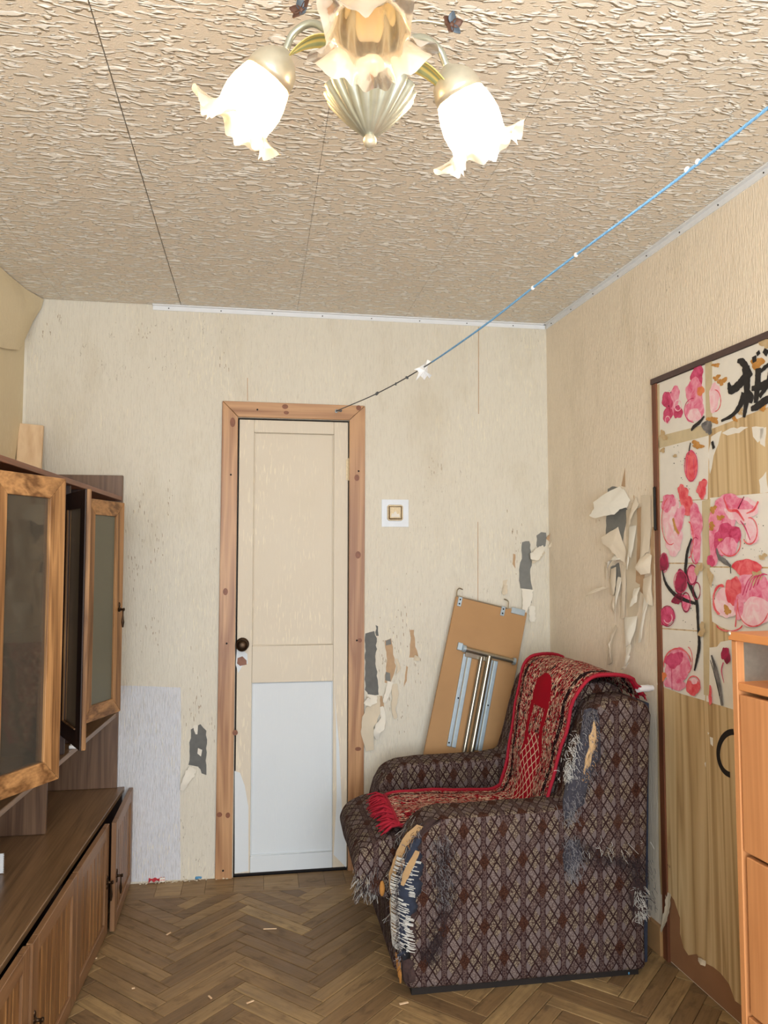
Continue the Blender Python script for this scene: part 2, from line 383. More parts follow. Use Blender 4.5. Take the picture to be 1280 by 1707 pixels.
def m_rug():
    t = NT('red_woven_rug'); uv = t.uv(); s = t.sep(uv)            # u 0..1 across, v metres along from the rear edge
    u, v = s[0], s[1]; w = t.n('ShaderNodeTexNoise', {'Vector': t.sc(uv, 10, 14, 1), 'Scale': 1.0, 'Detail': 2}).outputs['Fac']
    lt = lambda x, y: t.ma('LESS_THAN', x, y)
    gt = lambda x, y: t.ma('GREATER_THAN', x, y)
    mul = lambda x, y: t.ma('MULTIPLY', x, y)
    red, blk, crm = C(150, 16, 36), C(34, 12, 18), C(222, 196, 170)
    f1 = t.noise(t.sc(uv, 46, 52, 1), 1, 2, 0.55, 1.2); f2 = t.noise(t.sc(uv, 72, 46, 1), 1, 2, 0.5, 1.6)
    base = t.mix(gt(f1, 0.53), red, blk)
    base = t.mix(gt(f2, 0.555), base, crm)
    base = t.mix(gt(t.noise(t.sc(uv, 46, 70, 1), 1, 1, 0.5, 1.5), 0.69), base, C(110, 72, 46))
    # fine check at the head end
    ck = mul(gt(t.ma('SINE', mul(t.ma('ADD', mul(u, 0.5), v), 330)), 0.1), gt(t.ma('SINE', mul(t.ma('SUBTRACT', mul(u, 0.5), v), 330)), 0.1))
    head = t.mix(ck, t.mix(gt(f2, 0.53), C(158, 30, 44), crm), blk)
    base = t.mix(mul(lt(v, 0.24), mul(gt(u, 0.22), lt(u, 0.90))), base, t.mix(gt(f1, 0.58), head, base))
    du = t.ma('ABSOLUTE', t.ma('SUBTRACT', t.ma('ADD', u, mul(t.ma('SUBTRACT', w, 0.5), 0.05)), 0.52))
    # arch: red bands either side of a motif, closed on top
    r2 = t.ma('SQRT', t.ma('ADD', t.ma('POWER', mul(du, 0.5), 2.0), t.ma('POWER', t.ma('MAXIMUM', t.ma('SUBTRACT', 0.36, v), 0.0), 2.0)))
    arch = mul(lt(r2, 0.085), mul(gt(v, 0.27), lt(v, 0.62)))
    motif = mul(lt(du, 0.10), gt(v, 0.40))
    base = t.mix(mul(arch, t.ma('SUBTRACT', 1.0, mul(motif, gt(f1, 0.40)))), base, C(158, 12, 34))
    # lattice of cream lines on red
    la = t.ma('ADD', mul(u, 0.55), v); lb = t.ma('SUBTRACT', mul(u, 0.55), v)
    g1 = lt(t.ma('FRACT', mul(la, 22.0)), 0.14); g2 = lt(t.ma('FRACT', mul(lb, 22.0)), 0.14)
    lat = t.mix(t.ma('MAXIMUM', g1, g2), C(156, 14, 36), crm)
    reg = mul(lt(du, t.mr(v, 0.47, 0.60, 0.02, 0.17)), mul(gt(v, 0.50), lt(v, 0.80)))
    base = t.mix(reg, base, lat)
    # dark guard stripe with cream buds, red binding
    eu = t.ma('MINIMUM', u, t.ma('SUBTRACT', 1.0, u))
    base = t.mix(mul(lt(eu, 0.13), mul(gt(eu, 0.085), lt(f1, 0.56))), base, blk)
    base = t.mix(lt(eu, 0.03), base, C(166, 18, 44))
    t.bump(t.noise(uv, 300, 2), 0.4, 0.003)
    return t.done(base, 0.95, spec=0.1)
MAT_RUG = m_rug()
MAT_RUGRED = plain('red_binding', C(158, 18, 42), 0.9, var=0.2, scale=80)
MAT_HARDB = plain('hardboard', C(180, 138, 92), 0.7, var=0.1, scale=9)
MAT_HARDB_D = plain('worn_hardboard', C(146, 104, 72), 0.8, var=0.16, scale=10)
MAT_FILM = None
def m_film():
    t = NT('pine_print_film'); o = t.obj()
    v = t.sc(o, 1, 1, 0.05); w = t.noise(v, 7, 2, 0.5, 0.5)
    rings = t.ma('PINGPONG', t.ma('MULTIPLY', w, 22.0), 1.0)
    fine = t.noise(t.sc(o, 1, 1, 0.03), 150, 2)
    col = t.ramp(t.ma('ADD', t.ma('MULTIPLY', rings, 0.65), t.ma('MULTIPLY', fine, 0.35)), [(0.12, C(172, 140, 96)), (0.45, C(204, 174, 128)), (0.9, C(220, 194, 150))])
    t.bump(rings, 0.06, 0.002)
    return t.done(col, 0.5)
MAT_FILM = m_film()
MAT_FRAMEBR = wood('brown_door_frame', C(96, 56, 38), C(128, 76, 50), 'Z', 0.5, 90, 12, 0.4)
MAT_FRAMEDK = plain('dark_painted_frame', C(84, 66, 62), 0.6, var=0.3, scale=50)
MAT_BEECH = wood('beech_laminate', C(198, 134, 84), C(216, 152, 100), 'Z', 0.35, 120, 8, 0.4, 0.03)
MAT_BEECH_E = plain('beech_edge', C(214, 142, 84), 0.4, var=0.06)
MAT_SHEET = m_paper('painting_paper', C(240, 234, 222))
MAT_TAPE = plain('yellowed_tape', C(206, 188, 150), 0.35, var=0.15)
def m_paint(name, c1, c2, sc=26):
    t = NT(name); f = t.noise(t.obj(), sc, 4, 0.6, 0.8)
    return t.done(t.ramp(f, [(0.34, c1), (0.62, c2)]), 0.6)
P_MAG = m_paint('magenta_wash', C(186, 26, 78), C(222, 88, 132)); P_PINK = m_paint('pink_wash', C(226, 86, 128), C(244, 170, 190))
P_PALE = m_paint('pale_pink_wash', C(242, 176, 190), C(248, 218, 220)); P_CORAL = m_paint('coral_wash', C(222, 52, 70), C(240, 120, 124))
P_WINE = m_paint('wine_wash', C(112, 14, 48), C(178, 30, 80)); P_INK = m_paint('black_ink', C(18, 16, 18), C(36, 32, 34))
P_GREYINK = m_paint('grey_ink', C(80, 78, 80), C(130, 126, 124)); P_OCHRE = m_paint('ochre_paint', C(180, 118, 40), C(206, 150, 80)); P_ORANGE = m_paint('orange_paint', C(226, 116, 60), C(232, 140, 90))
P_STAIN = m_paint('glue_stain', C(190, 158, 112), C(206, 182, 142))
MAT_CORD = plain('blue_cord', C(120, 174, 220), 0.7, var=0.3, scale=140)
MAT_CORD_SHADE = plain('blue_cord_shaded', C(92, 96, 98), 0.7, var=0.3, scale=140)  # darker copy of the blue cord for its shaded end
MAT_CHAMP = plain('champagne_metal', C(200, 192, 172), 0.34, 0.55, 0.12, 60)
MAT_SILVERG = plain('silver_green_metal', C(178, 180, 166), 0.36, 0.7, 0.18, 80)
MAT_LEAF = None
def m_leaf():
    t = NT('striped_leaf_enamel'); s = t.sep(t.uv())
    st = t.ma('PINGPONG', t.ma('MULTIPLY', s[0], 3.0), 0.5)
    return t.done(t.mix(t.mr(st, 0.15, 0.35), C(212, 196, 120), C(150, 158, 118)), 0.4, 0.15)
MAT_LEAF = m_leaf()
MAT_PETAL = plain('slate_petal', C(86, 96, 106), 0.5, 0.3, 0.4, 60)
MAT_PETALB = plain('brown_petal', C(92, 62, 48), 0.5, 0.3, 0.4, 60)
def m_shade():
    t = NT('frosted_glass_shade'); s = t.sep(t.uv()); nt = t.t
    tint = t.ramp(s[1], [(0.0, C(228, 196, 150)), (0.5, C(242, 224, 196)), (1.0, C(246, 240, 230))])
    tl = t.n('ShaderNodeBsdfTranslucent', {'Color': tint}); df = t.n('ShaderNodeBsdfDiffuse', {'Color': tint}); tp = t.n('ShaderNodeBsdfTransparent', {'Color': tint})
    gl = t.n('ShaderNodeBsdfGlossy', {'Color': (1, 1, 1, 1), 'Roughness': 0.18})
    def mx(f, a, b):
        n = t.n('ShaderNodeMixShader', {0: f}); nt.links.new(a.outputs[0], n.inputs[1]); nt.links.new(b.outputs[0], n.inputs[2]); return n
    base = mx(0.30, mx(0.42, tl, df), tp)
    fr = t.n('ShaderNodeFresnel', {'IOR': 1.45}); fin = mx(0.5, base, gl); t.set(fin.inputs[0], t.ma('MULTIPLY', fr.outputs[0], 0.7))
    nt.links.new(fin.outputs[0], t.out.inputs['Surface']); return t.m
MAT_SHADE = m_shade()
def m_emit(name, col, st):
    t = NT(name); e = t.n('ShaderNodeEmission', {'Color': col, 'Strength': st}); t.t.links.new(e.outputs[0], t.out.inputs['Surface']); return t.m
MAT_BULB_W = m_emit('warm_bulb', (1.0, 0.78, 0.52, 1), BULB_L)
MAT_BULB_C = m_emit('cool_bulb', (0.95, 0.97, 1.0, 1), BULB_R)
MAT_BULB_OFF = plain('unlit_bulb', C(226, 222, 214), 0.3, var=0.03)
# ------------------------------------------------------------------ room shell
LX = -1.02; REAR = -1.3
wb = MB(); wb.box((LX - .1, WALL_Y, -.05), (-.097, WALL_Y + .12, CEIL_Z + .05)); wb.box((.413, WALL_Y, -.05), (1.62, WALL_Y + .12, CEIL_Z + .05)); wb.box((-.097, WALL_Y, 2.042), (.413, WALL_Y + .12, CEIL_Z + .05))
wall_back = tag(wb.build('wall_back', MAT_WALL), 'cream ribbed wallpaper wall with torn patches around the narrow door', 'wall', kind='structure')
wl = MB().box((LX - .1, REAR, -.05), (LX, WALL_Y, CEIL_Z + .05))
wall_left = tag(wl.build('wall_left', MAT_WALL_L), 'yellowish wallpaper wall behind the tall cabinet', 'wall', kind='structure')
a, b = RW(0, 0), RW(4.86, 0)
wr = MB().prism([RW(-.02, -.05), RW(4.86, -.05), RW(4.86, CEIL_Z + .05), RW(-.02, CEIL_Z + .05)], -RWN * .1)
wall_right = tag(wr.build('wall_right', MAT_WALL_R), 'beige wallpaper wall with long hanging paper shreds', 'wall', kind='structure')
X0, X1, Z0, Z1 = -1.0, 1.2, .30, 2.30
wq = MB(); wq.box((LX - .1, REAR - .1, -.05), (X0, REAR, CEIL_Z + .05)); wq.box((X1, REAR - .1, -.05), (1.75, REAR, CEIL_Z + .05))
wq.box((X0, REAR - .1, -.05), (X1, REAR, Z0)); wq.box((X0, REAR - .1, Z1), (X1, REAR, CEIL_Z + .05))
wall_rear = tag(wq.build('wall_rear', MAT_WALL), 'cream wallpaper wall with the window, behind the viewer', 'wall', kind='structure')
win = empty('window_1', (.2, REAR - .06, Z0), 'white framed window behind the viewer', 'window', kind='structure')
fr = MB(); 
for lo_, hi_ in (((X0, REAR - .09, Z0), (X0 + .05, REAR - .05, Z1)), ((X1 - .05, REAR - .09, Z0), (X1, REAR - .05, Z1)), ((X0, REAR - .09, Z0), (X1, REAR - .05, Z0 + .05)), ((X0, REAR - .09, Z1 - .05), (X1, REAR - .05, Z1)), ((.07, REAR - .09, Z0), (.13, REAR - .05, Z1))): fr.box(lo_, hi_)
fr.build('window_frame', MAT_WHITE, win)
for s_ in (0, 1):
    MB().box((X0 + .05 if s_ == 0 else .13, REAR - .075, Z0 + .05), (.07 if s_ == 0 else X1 - .05, REAR - .07, Z1 - .05)).build('window_pane', MAT_GLASS, win)

# ---- ceiling: foam panels in lanes along the room, thin dark joints
ceil = tag(MB().box((LX - .1, REAR - .1, CEIL_Z + .012), (1.75, WALL_Y + .1, CEIL_Z + .06)).build('ceiling', MAT_CEIL_BACK), 'ceiling of dabbed off-white foam panels with dark joints', 'ceiling', kind='structure')
lanes = [LX + .002, -.865, -.356, .167, .678, 1.19, 1.70]
for i in range(len(lanes) - 1):
    x0, x1 = lanes[i] + (.0016 if i == 2 else .0006), lanes[i + 1] - (.0016 if i == 1 else .0006)
    ys = [REAR] + [WALL_Y - .004 - .51 * k - (0.0 if i % 2 else .12) for k in range(9, 0, -1)] + [WALL_Y - .003]
    ys = [y for y in ys if y >= REAR]
    for y0, y1 in zip(ys[:-1], ys[1:]):
        if y1 - y0 < .02: continue
        if x1 > 1.3:                                   # trimmed along the slanted wall
            xa = min(x1, RW0.x + .048 * (WALL_Y - y1)); xb = min(x1, RW0.x + .048 * (WALL_Y - y0))
        else: xa = xb = x1
        p = MB().prism([(x0, y0 + .0004, CEIL_Z), (xb, y0 + .0004, CEIL_Z), (xa, y1 - .0004, CEIL_Z), (x0, y1 - .0004, CEIL_Z)], (0, 0, .0118))
        p.build('ceiling_panel', MAT_CEIL, ceil)

# ---- floor: herringbone parquet, border blocks along the back wall
floor = tag(MB().box((LX - .1, REAR - .1, -.08), (1.75, WALL_Y + .1, -.013)).build('floor', MAT_SUB), 'worn brown herringbone parquet floor', 'floor', kind='structure')
PW, PN = .0575, 6; PL = PW * PN
def clip(poly, ax, lim, keep_less):
    out = []
    for i in range(len(poly)):
        p, q = poly[i], poly[(i + 1) % len(poly)]
        ip = (p[ax] <= lim) if keep_less else (p[ax] >= lim); iq = (q[ax] <= lim) if keep_less else (q[ax] >= lim)
        if ip: out.append(p)
        if ip != iq:
            t_ = (lim - p[ax]) / (q[ax] - p[ax]); out.append((p[0] + (q[0] - p[0]) * t_, p[1] + (q[1] - p[1]) * t_))
    return out
c45 = math.sqrt(.5); OX, OY = .216, 2.2
def to_w(x, y): return (OX + (x - y) * c45, OY + (x + y) * c45)
FX0, FX1, FY0, FY1 = LX, 1.6, REAR, 3.375
g = .0010
def plank_mesh():
    mb = MB(); hx, hy, bv = PL / 2 - g, PW / 2 - g, .0022
    vs = [(-hx, -hy, -.011), (hx, -hy, -.011), (hx, hy, -.011), (-hx, hy, -.011), (-hx, -hy, -.0012), (hx, -hy, -.0012), (hx, hy, -.0012), (-hx, hy, -.0012), (-hx + bv, -hy + bv, 0), (hx - bv, -hy + bv, 0), (hx - bv, hy - bv, 0), (-hx + bv, hy - bv, 0)]
    fs = [(0, 1, 5, 4), (1, 2, 6, 5), (2, 3, 7, 6), (3, 0, 4, 7), (4, 5, 9, 8), (5, 6, 10, 9), (6, 7, 11, 10), (7, 4, 8, 11), (8, 9, 10, 11)]
    me = bpy.data.meshes.new('parquet_plank'); me.from_pydata(vs, [], fs); me.materials.append(MAT_PARQ); return me
PLANK = plank_mesh(); rest = MB(); seen = set(); rnd = random.Random(3)
for ix in range(-70, 70):
    for iy in range(-70, 70):
        t_ = (ix - iy) % (2 * PN)
        if t_ < PN: key = ('h', ix - t_, iy); c0 = (ix - t_, iy); c1 = (ix - t_ + PN, iy + 1); ang = R(45)
        else: key = ('v', ix, iy - (2 * PN - 1 - t_)); c0 = (ix, key[2]); c1 = (ix + 1, key[2] + PN); ang = R(135)
        if key in seen: continue
        seen.add(key)
        cx_, cy_ = to_w((c0[0] + c1[0]) / 2 * PW, (c0[1] + c1[1]) / 2 * PW)
        if not (FX0 - .2 < cx_ < FX1 + .2 and FY0 - .2 < cy_ < FY1 + .2): continue
        poly = [to_w(c0[0] * PW + g, c0[1] * PW + g), to_w(c1[0] * PW - g, c0[1] * PW + g), to_w(c1[0] * PW - g, c1[1] * PW - g), to_w(c0[0] * PW + g, c1[1] * PW - g)]
        inside = all(FX0 < p[0] < FX1 and FY0 < p[1] < FY1 for p in poly)
        near = cx_ > -.68 and cx_ < 1.5 and cy_ > 2.0
        dz = rnd.uniform(-.0008, .0006)
        if inside and near:
            o = bpy.data.objects.new('parquet_plank', PLANK); COL.objects.link(o); o.parent = floor
            o.location = (cx_, cy_, dz); o.rotation_euler = (rnd.gauss(0, .005), rnd.gauss(0, .0012), ang)
        else:
            for ax, lim, less in ((0, FX0, False), (0, FX1, True), (1, FY0, False), (1, FY1, True)):
                if poly: poly = clip(poly, ax, lim, less)
            if len(poly) < 3: continue
            if near: MB().prism([(p[0], p[1], dz - .011) for p in poly], (0, 0, .011)).build('parquet_plank', MAT_PARQ, floor)
            else: rest.prism([(p[0], p[1], dz - .011) for p in poly], (0, 0, .011))
rest.build('parquet_beyond', MAT_PARQ, floor, kind='stuff')
MB().box((LX, FY1 + .001, -.012), (1.38, FY1 + .017, .0004)).build('border_strip', MAT_PARQ, floor)
xb = LX
while xb < 1.36:
    w_ = rnd.uniform(.085, .15)
    MB().box((xb + .0006, FY1 + .018, -.012 + rnd.uniform(-.0005, .0005)), (min(xb + w_, 1.38) - .0006, WALL_Y - .001, rnd.uniform(-.0005, .0006))).build('border_block', MAT_PARQ, floor)
    xb += w_

# ---- white plastic cove strips
def strip(name, p, q, nrm, label, n):
    t_ = empty(name, p, label, 'trim', kind='structure')
    p, q = Vector(p), Vector(q); d = q - p; nrm = Vector(nrm)
    MB().prism([p, p + nrm * .004, p + nrm * .004 + Vector((0, 0, .019)), p + nrm * .018 + Vector((0, 0, .019)), p + nrm * .018 + Vector((0, 0, .024)), p + Vector((0, 0, .024))], d).build('cove_strip', MAT_WHITE, t_)
    for k in range(n):
        c_ = p + d * ((k + .3) / n) + nrm * .0045 + Vector((0, 0, .010))
        MB().ball(c_, .0028, 6).build('nail_head', MAT_DARK, t_)
strip('trim_1', (back(255, 513).x, WALL_Y, CEIL_Z - .0245), (1.375, WALL_Y, CEIL_Z - .0245), (0, -1, 0), 'white plastic cove strip above the narrow door', 8)
strip('trim_2', RW(.006, CEIL_Z - .0245), RW(3.4, CEIL_Z - .0245), RWN, 'white plastic cove strip along the right wall ceiling', 16)

# ---- pine door casing
casing = empty('trim_3', (.158, WALL_Y, 0), 'knotty pine door casing with mitred corners', 'door casing', kind='structure')
OLX, ILX, IRX, ORX, OZ, IZ = -.167, -.097, .413, .486, 2.113, 2.042; yb = WALL_Y
def cas(poly, m): return MB().prism([(x, yb, z) for x, z in poly], (0, -.016, 0)).build('casing_board', m, casing, bevel=.0015, bseg=1)
bl = cas([(OLX - .006, .0), (ILX - .003, .0), (ILX, IZ), (OLX, OZ)], MAT_PINE)
bt = cas([(OLX + .0015, OZ), (ILX + .0015, IZ + .001), (IRX - .0015, IZ + .001), (ORX - .0015, OZ - .002)], MAT_PINE_H)
br_ = cas([(IRX, IZ), (IRX - .003, 0), (ORX - .005, 0), (ORX, OZ - .003)], MAT_PINE)
def disc_on(px, py, rx, rz, m, name, par, off, n=14):
    c_ = back(px, py, off); pts = [(c_.x + rx * math.cos(2 * math.pi * k / n), c_.y, c_.z + rz * math.sin(2 * math.pi * k / n)) for k in range(n)]
    MB().prism(pts, (0, .0012, 0)).build(name, m, par)
for px, py, rx, rz in ((388, 705, .012, .022), (376, 986, .011, .016), (392, 1220, .012, .012), (366, 1356, .012, .011), (380, 1357, .010, .012)):
    disc_on(px, py, rx, rz, MAT_KNOT, 'knot', bl, .0168)
for px, py, rx, rz in ((475, 679, .014, .011), (477, 689, .012, .008), (597, 681, .012, .012)): disc_on(px, py, rx, rz, MAT_KNOT, 'knot', bt, .0168)
for px, py, rx, rz in ((594, 797, .012, .015), (596, 925, .013, .017), (599, 1067, .010, .010), (596, 1247, .014, .009)): disc_on(px, py, rx, rz, MAT_KNOT, 'knot', br_, .0168)
for px, py, par in ((385, 792, bl), (378, 1072, bl), (372, 1449, bl), (429, 684, bt), (597, 786, br_), (594, 1067, br_), (592, 1434, br_)):
    disc_on(px, py, .0045, .0045, MAT_DARK, 'nail_hole', par, .0172, 8)

# ---- the narrow panelled door
door = empty('door_1', (.158, WALL_Y, 0), 'narrow cream panelled door with white lower panel', 'door', kind='structure')
DX0, DX1, DZ0, DZ1, DY = -.090, .408, .012, 2.034, WALL_Y + .004     # front face
def dpart(name, x0, x1, z0, z1, m, front=0.0, th=.036, bev=.002): return MB().box((x0, DY + front, z0), (x1, DY + th, z1)).build(name, m, door, bevel=bev, bseg=2)
ux0, ux1 = back(424, 900).x, back(557, 900).x; lx0, lx1 = back(416, 1280).x, back(554, 1280).x
uz0, uz1 = back(490, 1076).z, back(490, 722).z; lz0, lz1 = back(490, 1424).z, back(490, 1137).z
dpart('stile', DX0, (ux0 + lx0) / 2, DZ0, DZ1, MAT_DOOR); dpart('stile', (ux1 + lx1) / 2, DX1, DZ0, DZ1, MAT_DOOR)
sx0, sx1 = (ux0 + lx0) / 2 + .0005, (ux1 + lx1) / 2 - .0005
dpart('rail', sx0, sx1, uz1, DZ1, MAT_DOOR); dpart('rail', sx0, sx1, lz1, uz0, MAT_DOOR); dpart('rail', sx0, sx1, DZ0, lz0, MAT_DOORW)
dpart('door_panel', sx0 - .002, sx1 + .002, uz0 - .002, uz1 + .002, MAT_DOOR, .009, .03, .004); dpart('door_panel', sx0 - .002, sx1 + .002, lz0 - .002, lz1 + .002, MAT_DOORW, .008, .03, .004)
for z0_, z1_, m_ in ((uz0, uz1, MAT_DOOR), (lz0, lz1, MAT_DOORW)):       # slim beads round both panels
    bd = MB(); y_ = DY + .004
    bd.tube([(sx0 + .003, y_, z0_ + .003), (sx1 - .003, y_, z0_ + .003), (sx1 - .003, y_, z1_ - .003), (sx0 + .003, y_, z1_ - .003), (sx0 + .003, y_, z0_ + .003)], .0035, 6); bd.build('panel_bead', m_, door)
def flat_patch(name, pts, m, par, fn, off, thick=.0006, jag=0.0, label=None):
    """thin irregular patch lying on a wall; pts are photo points, fn the wall"""
    P = [fn(x, y, off) for x, y in pts]
    if jag:
        Q = []
        for i, p in enumerate(P):
            q = P[(i + 1) % len(P)]; L = (q - p).length; n = max(1, int(L / .016))
            for k in range(n):
                v = p.lerp(q, k / n); nn = (q - p).normalized()
                if k: v = v + Vector((nn.z * (0 if abs(RWN.y) > 2 else 1) * 0, 0, 0)) + fn_perp(fn, nn) * random.uniform(-jag, jag)
                Q.append(v)
        P = Q
    nrm = Vector((0, -1, 0)) if fn is back else RWN
    bm_ = MB().prism(P, -nrm * thick)
    return bm_.build(name, m, par, label=label)
def fn_perp(fn, d):
    nrm = Vector((0, -1, 0)) if fn is back else RWN
    return nrm.cross(d).normalized()
# worn paint near the foot of the door, lock scar, knob, hinge
def dback(x, y, off=0.0): 
    p = plane(x, y, (0, 1, 0), (0, DY, 0)); p.y -= off; return p
def dpatch(name, pts, m, off=.0004): return MB().prism([dback(x, y, off) for x, y in pts], (0, .0012, 0)).build(name, m, door)
dpatch('bare_white_paint', [(391, 1285), (400, 1288), (408, 1310), (414, 1345), (414, 1452), (391, 1456)], MAT_DOORW)
dpatch('bare_white_paint', [(395, 1075), (412, 1090), (413, 1106), (404, 1110), (397, 1122), (393, 1108)], MAT_DOORW)
dpatch('lock_scar', [(396, 1097), (404, 1094), (411, 1101), (411, 1108), (400, 1110), (395, 1106)], MAT_KNOT, .0009)
dpatch('bare_white_paint', [(556, 1145), (560, 1200), (561, 1330), (556, 1425), (577, 1446), (577, 1380), (570, 1350), (565, 1240)], MAT_DOORW)
kc = dback(404, 1074)
kn = MB().lathe([(0, .0), (.030, .0), (.030, .004), (.022, .008), (.010, .012), (.009, .030), (.018, .036), (.026, .046), (.027, .054), (.022, .062), (.012, .066), (0, .067)], 20, frame(kc, (0, -1, 0)))
kn.build('door_knob', MAT_BRONZE, door, smooth=True, label='dark round door knob')
hc = dback(585, 782); h_ = MB(); h_.tube([(IRX - .001, DY - .008, hc.z - .055), (IRX - .001, DY - .008, hc.z + .05)], .005, 8); h_.box((IRX - .014, DY - .004, hc.z - .05), (IRX, DY + .002, hc.z + .045)); h_.build('hinge', MAT_BRASS_L, door, label='worn painted hinge')
MB().box((DX0 - .006, DY + .01, .0), (DX1 + .004, DY + .09, 2.04)).build('gap_shade_box', MAT_DARK, door)  # near-black backing, paints in the shade of the gap round the leaf

# ---- torn wallpaper, plaster showing
def wallbits(fn, par, name, pts, m, off=.0006, jag=.004): return flat_patch(name, pts, m, par, fn, off, .0005, jag)
wb_ = lambda pts, m=MAT_PUTTY, off=.0007, j=.004, nm='bare_plaster': wallbits(back, wall_back, nm, pts, m, off, j)
wb_([(318, 1216), (325, 1212), (334, 1207), (344, 1218), (345, 1240), (344, 1275), (344, 1292), (336, 1289), (330, 1278), (314, 1275), (316, 1245)], MAT_PUTTY_D)
wb_([(330, 1247), (337, 1250), (335, 1261), (329, 1256)], MAT_PAPERBACK, .0013, .002, 'paper_remnant')
wb_([(322, 1210), (327, 1208), (330, 1209), (329, 1224), (326, 1224)], MAT_PAPERBACK, .0013, .002, 'paper_remnant')
wb_([(609, 1056), (624, 1052), (628, 1070), (626, 1100), (630, 1140), (631, 1158), (614, 1160), (608, 1150)], MAT_PUTTY_D)
wb_([(626, 1042), (630, 1044), (631, 1060), (627, 1060)], MAT_PUTTY_D)
wb_([(642, 1068), (652, 1064), (655, 1085), (660, 1110), (654, 1130), (650, 1140), (641, 1138), (645, 1100)], MAT_KRAFT, .0007, .004, 'brown_underpaper')
wb_([(643, 1068), (651, 1065), (652, 1074), (643, 1076)], MAT_PUTTY, .0012); wb_([(643, 1120), (650, 1122), (651, 1136), (642, 1134)], MAT_PUTTY, .0012)
wb_([(683, 1050), (690, 1050), (692, 1078), (698, 1098), (690, 1096), (682, 1096), (684, 1070)], MAT_KRAFT, .0007, .003, 'brown_underpaper')
wb_([(677, 1110), (680, 1112), (678, 1135), (673, 1146), (675, 1125)], MAT_KRAFT, .0007, .002, 'brown_underpaper')
wb_([(632, 1160), (637, 1160), (640, 1178), (637, 1190), (632, 1178)], MAT_KRAFT, .0007, .002, 'brown_underpaper')
wb_([(870, 904), (882, 902), (886, 925), (884, 960), (888, 985), (886, 1005), (878, 1000), (867, 980), (865, 950), (870, 925)], MAT_PUTTY)
wb_([(894, 893), (902, 887), (910, 888), (909, 910), (900, 918), (894, 910)], MAT_PUTTY)
wb_([(855, 923), (859, 924), (859, 948), (854, 940)], MAT_KRAFT, .0007, .002, 'brown_underpaper')
wb_([(838, 968), (846, 966), (842, 984), (836, 982)], MAT_PAPERTAN, .0009, .002, 'paper_remnant')
wb_([(222, 1143), (301, 1146), (302, 1220), (300, 1300), (301, 1466), (222, 1470), (180, 1470), (180, 1143)], MAT_WALL_BLUISH, .0008, 0, 'bluish_wallpaper')  # paler, bluer rectangle of wallpaper at the lower left
for pts in ([(797, 545), (798.2, 545), (798.2, 690), (797, 690)], [(796, 870), (797, 870), (797, 1010), (796, 1010)], [(412, 630), (413, 630), (413, 668), (412, 668)]):
    wb_(pts, MAT_KRAFT, .0005, 0, 'paper_seam')
def flap(name, fn, cl, m, par, thick=.0008, n=14, label=None):
    """curling strip of paper: cl = [(px, py, standoff, half-width in px)]"""
    nrm = Vector((0, -1, 0)) if fn is back else RWN
    pts = crv([fn(x, y, o_) for x, y, o_, w_ in cl], n)
    k = 0.0027 if fn is back else 0.00195
    ws = [cl[0][3]] ; ws = np.interp(np.linspace(0, len(cl) - 1, n + 1), range(len(cl)), [c_[3] * k for c_ in cl])
    mb = MB(); vs = []
    for i, p in enumerate(pts):
        d = (pts[min(i + 1, n)] - pts[max(i - 1, 0)]); side = nrm.cross(d)
        if side.length < 1e-6: side = Vector((1, 0, 0))
        side.normalize(); w = max(.0006, ws[i] * (1 + random.uniform(-.18, .18)))
        vs += [p - side * w + nrm * (.12 * w), p - side * w * .35, p + side * w * .35, p + side * w + nrm * (.22 * w)]
    mb.add(vs, [(4 * i + j, 4 * i + j + 1, 4 * i + j + 5, 4 * i + j + 4) for i in range(n) for j in range(3)])
    return mb.build(name, m, par, thick=thick, smooth=True, label=label)
fb = lambda cl, m=MAT_PAPERBACK, nm='peeling_strip': flap(nm, back, cl, m, wall_back)
fb([(322, 1280, .004, 8), (317, 1288, .022, 8), (310, 1300, .030, 6), (304, 1315, .022, 3)])
fb([(620, 1158, .004, 10), (618, 1166, .020, 9), (609, 1170, .030, 5), (606, 1172, .028, 2)])
fb([(624, 1160, .003, 9), (622, 1180, .010, 12), (612, 1205, .022, 12), (612, 1225, .018, 9), (616, 1250, .012, 6)], MAT_PAPERTAN)
fb([(634, 1178, .004, 5), (638, 1195, .012, 5), (632, 1208, .028, 8), (626, 1218, .034, 5), (628, 1231, .020, 3)])
fb([(650, 1136, .004, 6), (646, 1150, .016, 4), (641, 1163, .022, 4), (639, 1170, .02, 2)])
fb([(656, 1140, .004, 6), (658, 1160, .010, 5), (655, 1180, .012, 4), (659, 1197, .012, 3)], MAT_PAPERTAN)
fb([(660, 1098, .003, 2), (664, 1112, .012, 3), (660, 1122, .014, 1)], MAT_PAPERTAN)
fb([(690, 1096, .002, 5), (694, 1097, .012, 4), (698, 1099, .018, 2)], MAT_PAPERTAN)
fb([(906, 912, .004, 4), (897, 918, .020, 8), (888, 926, .034, 9), (879, 927, .040, 5)], MAT_PAPERBACK)
fb([(905, 918, .006, 5), (894, 930, .022, 4), (884, 938, .026, 2)], MAT_PAPERTAN)
fb([(918, 893, .003, 4), (921, 899, .022, 6), (918, 905, .03, 4), (912, 912, .02, 2)], MAT_PAPERTAN)
fb([(912, 900, .002, 4), (920, 890, .015, 5), (926, 884, .026, 1)], MAT_KRAFT)
fb([(878, 982, .004, 11), (876, 1000, .016, 9), (872, 1014, .022, 5), (868, 1028, .024, 3)])
fb([(886, 1010, .003, 5), (885, 1022, .012, 6), (886, 1036, .012, 5)], MAT_PAPERBACK)
fb([(842, 975, .004, 3), (840, 985, .014, 5), (836, 990, .02, 3)], MAT_PAPERTAN)
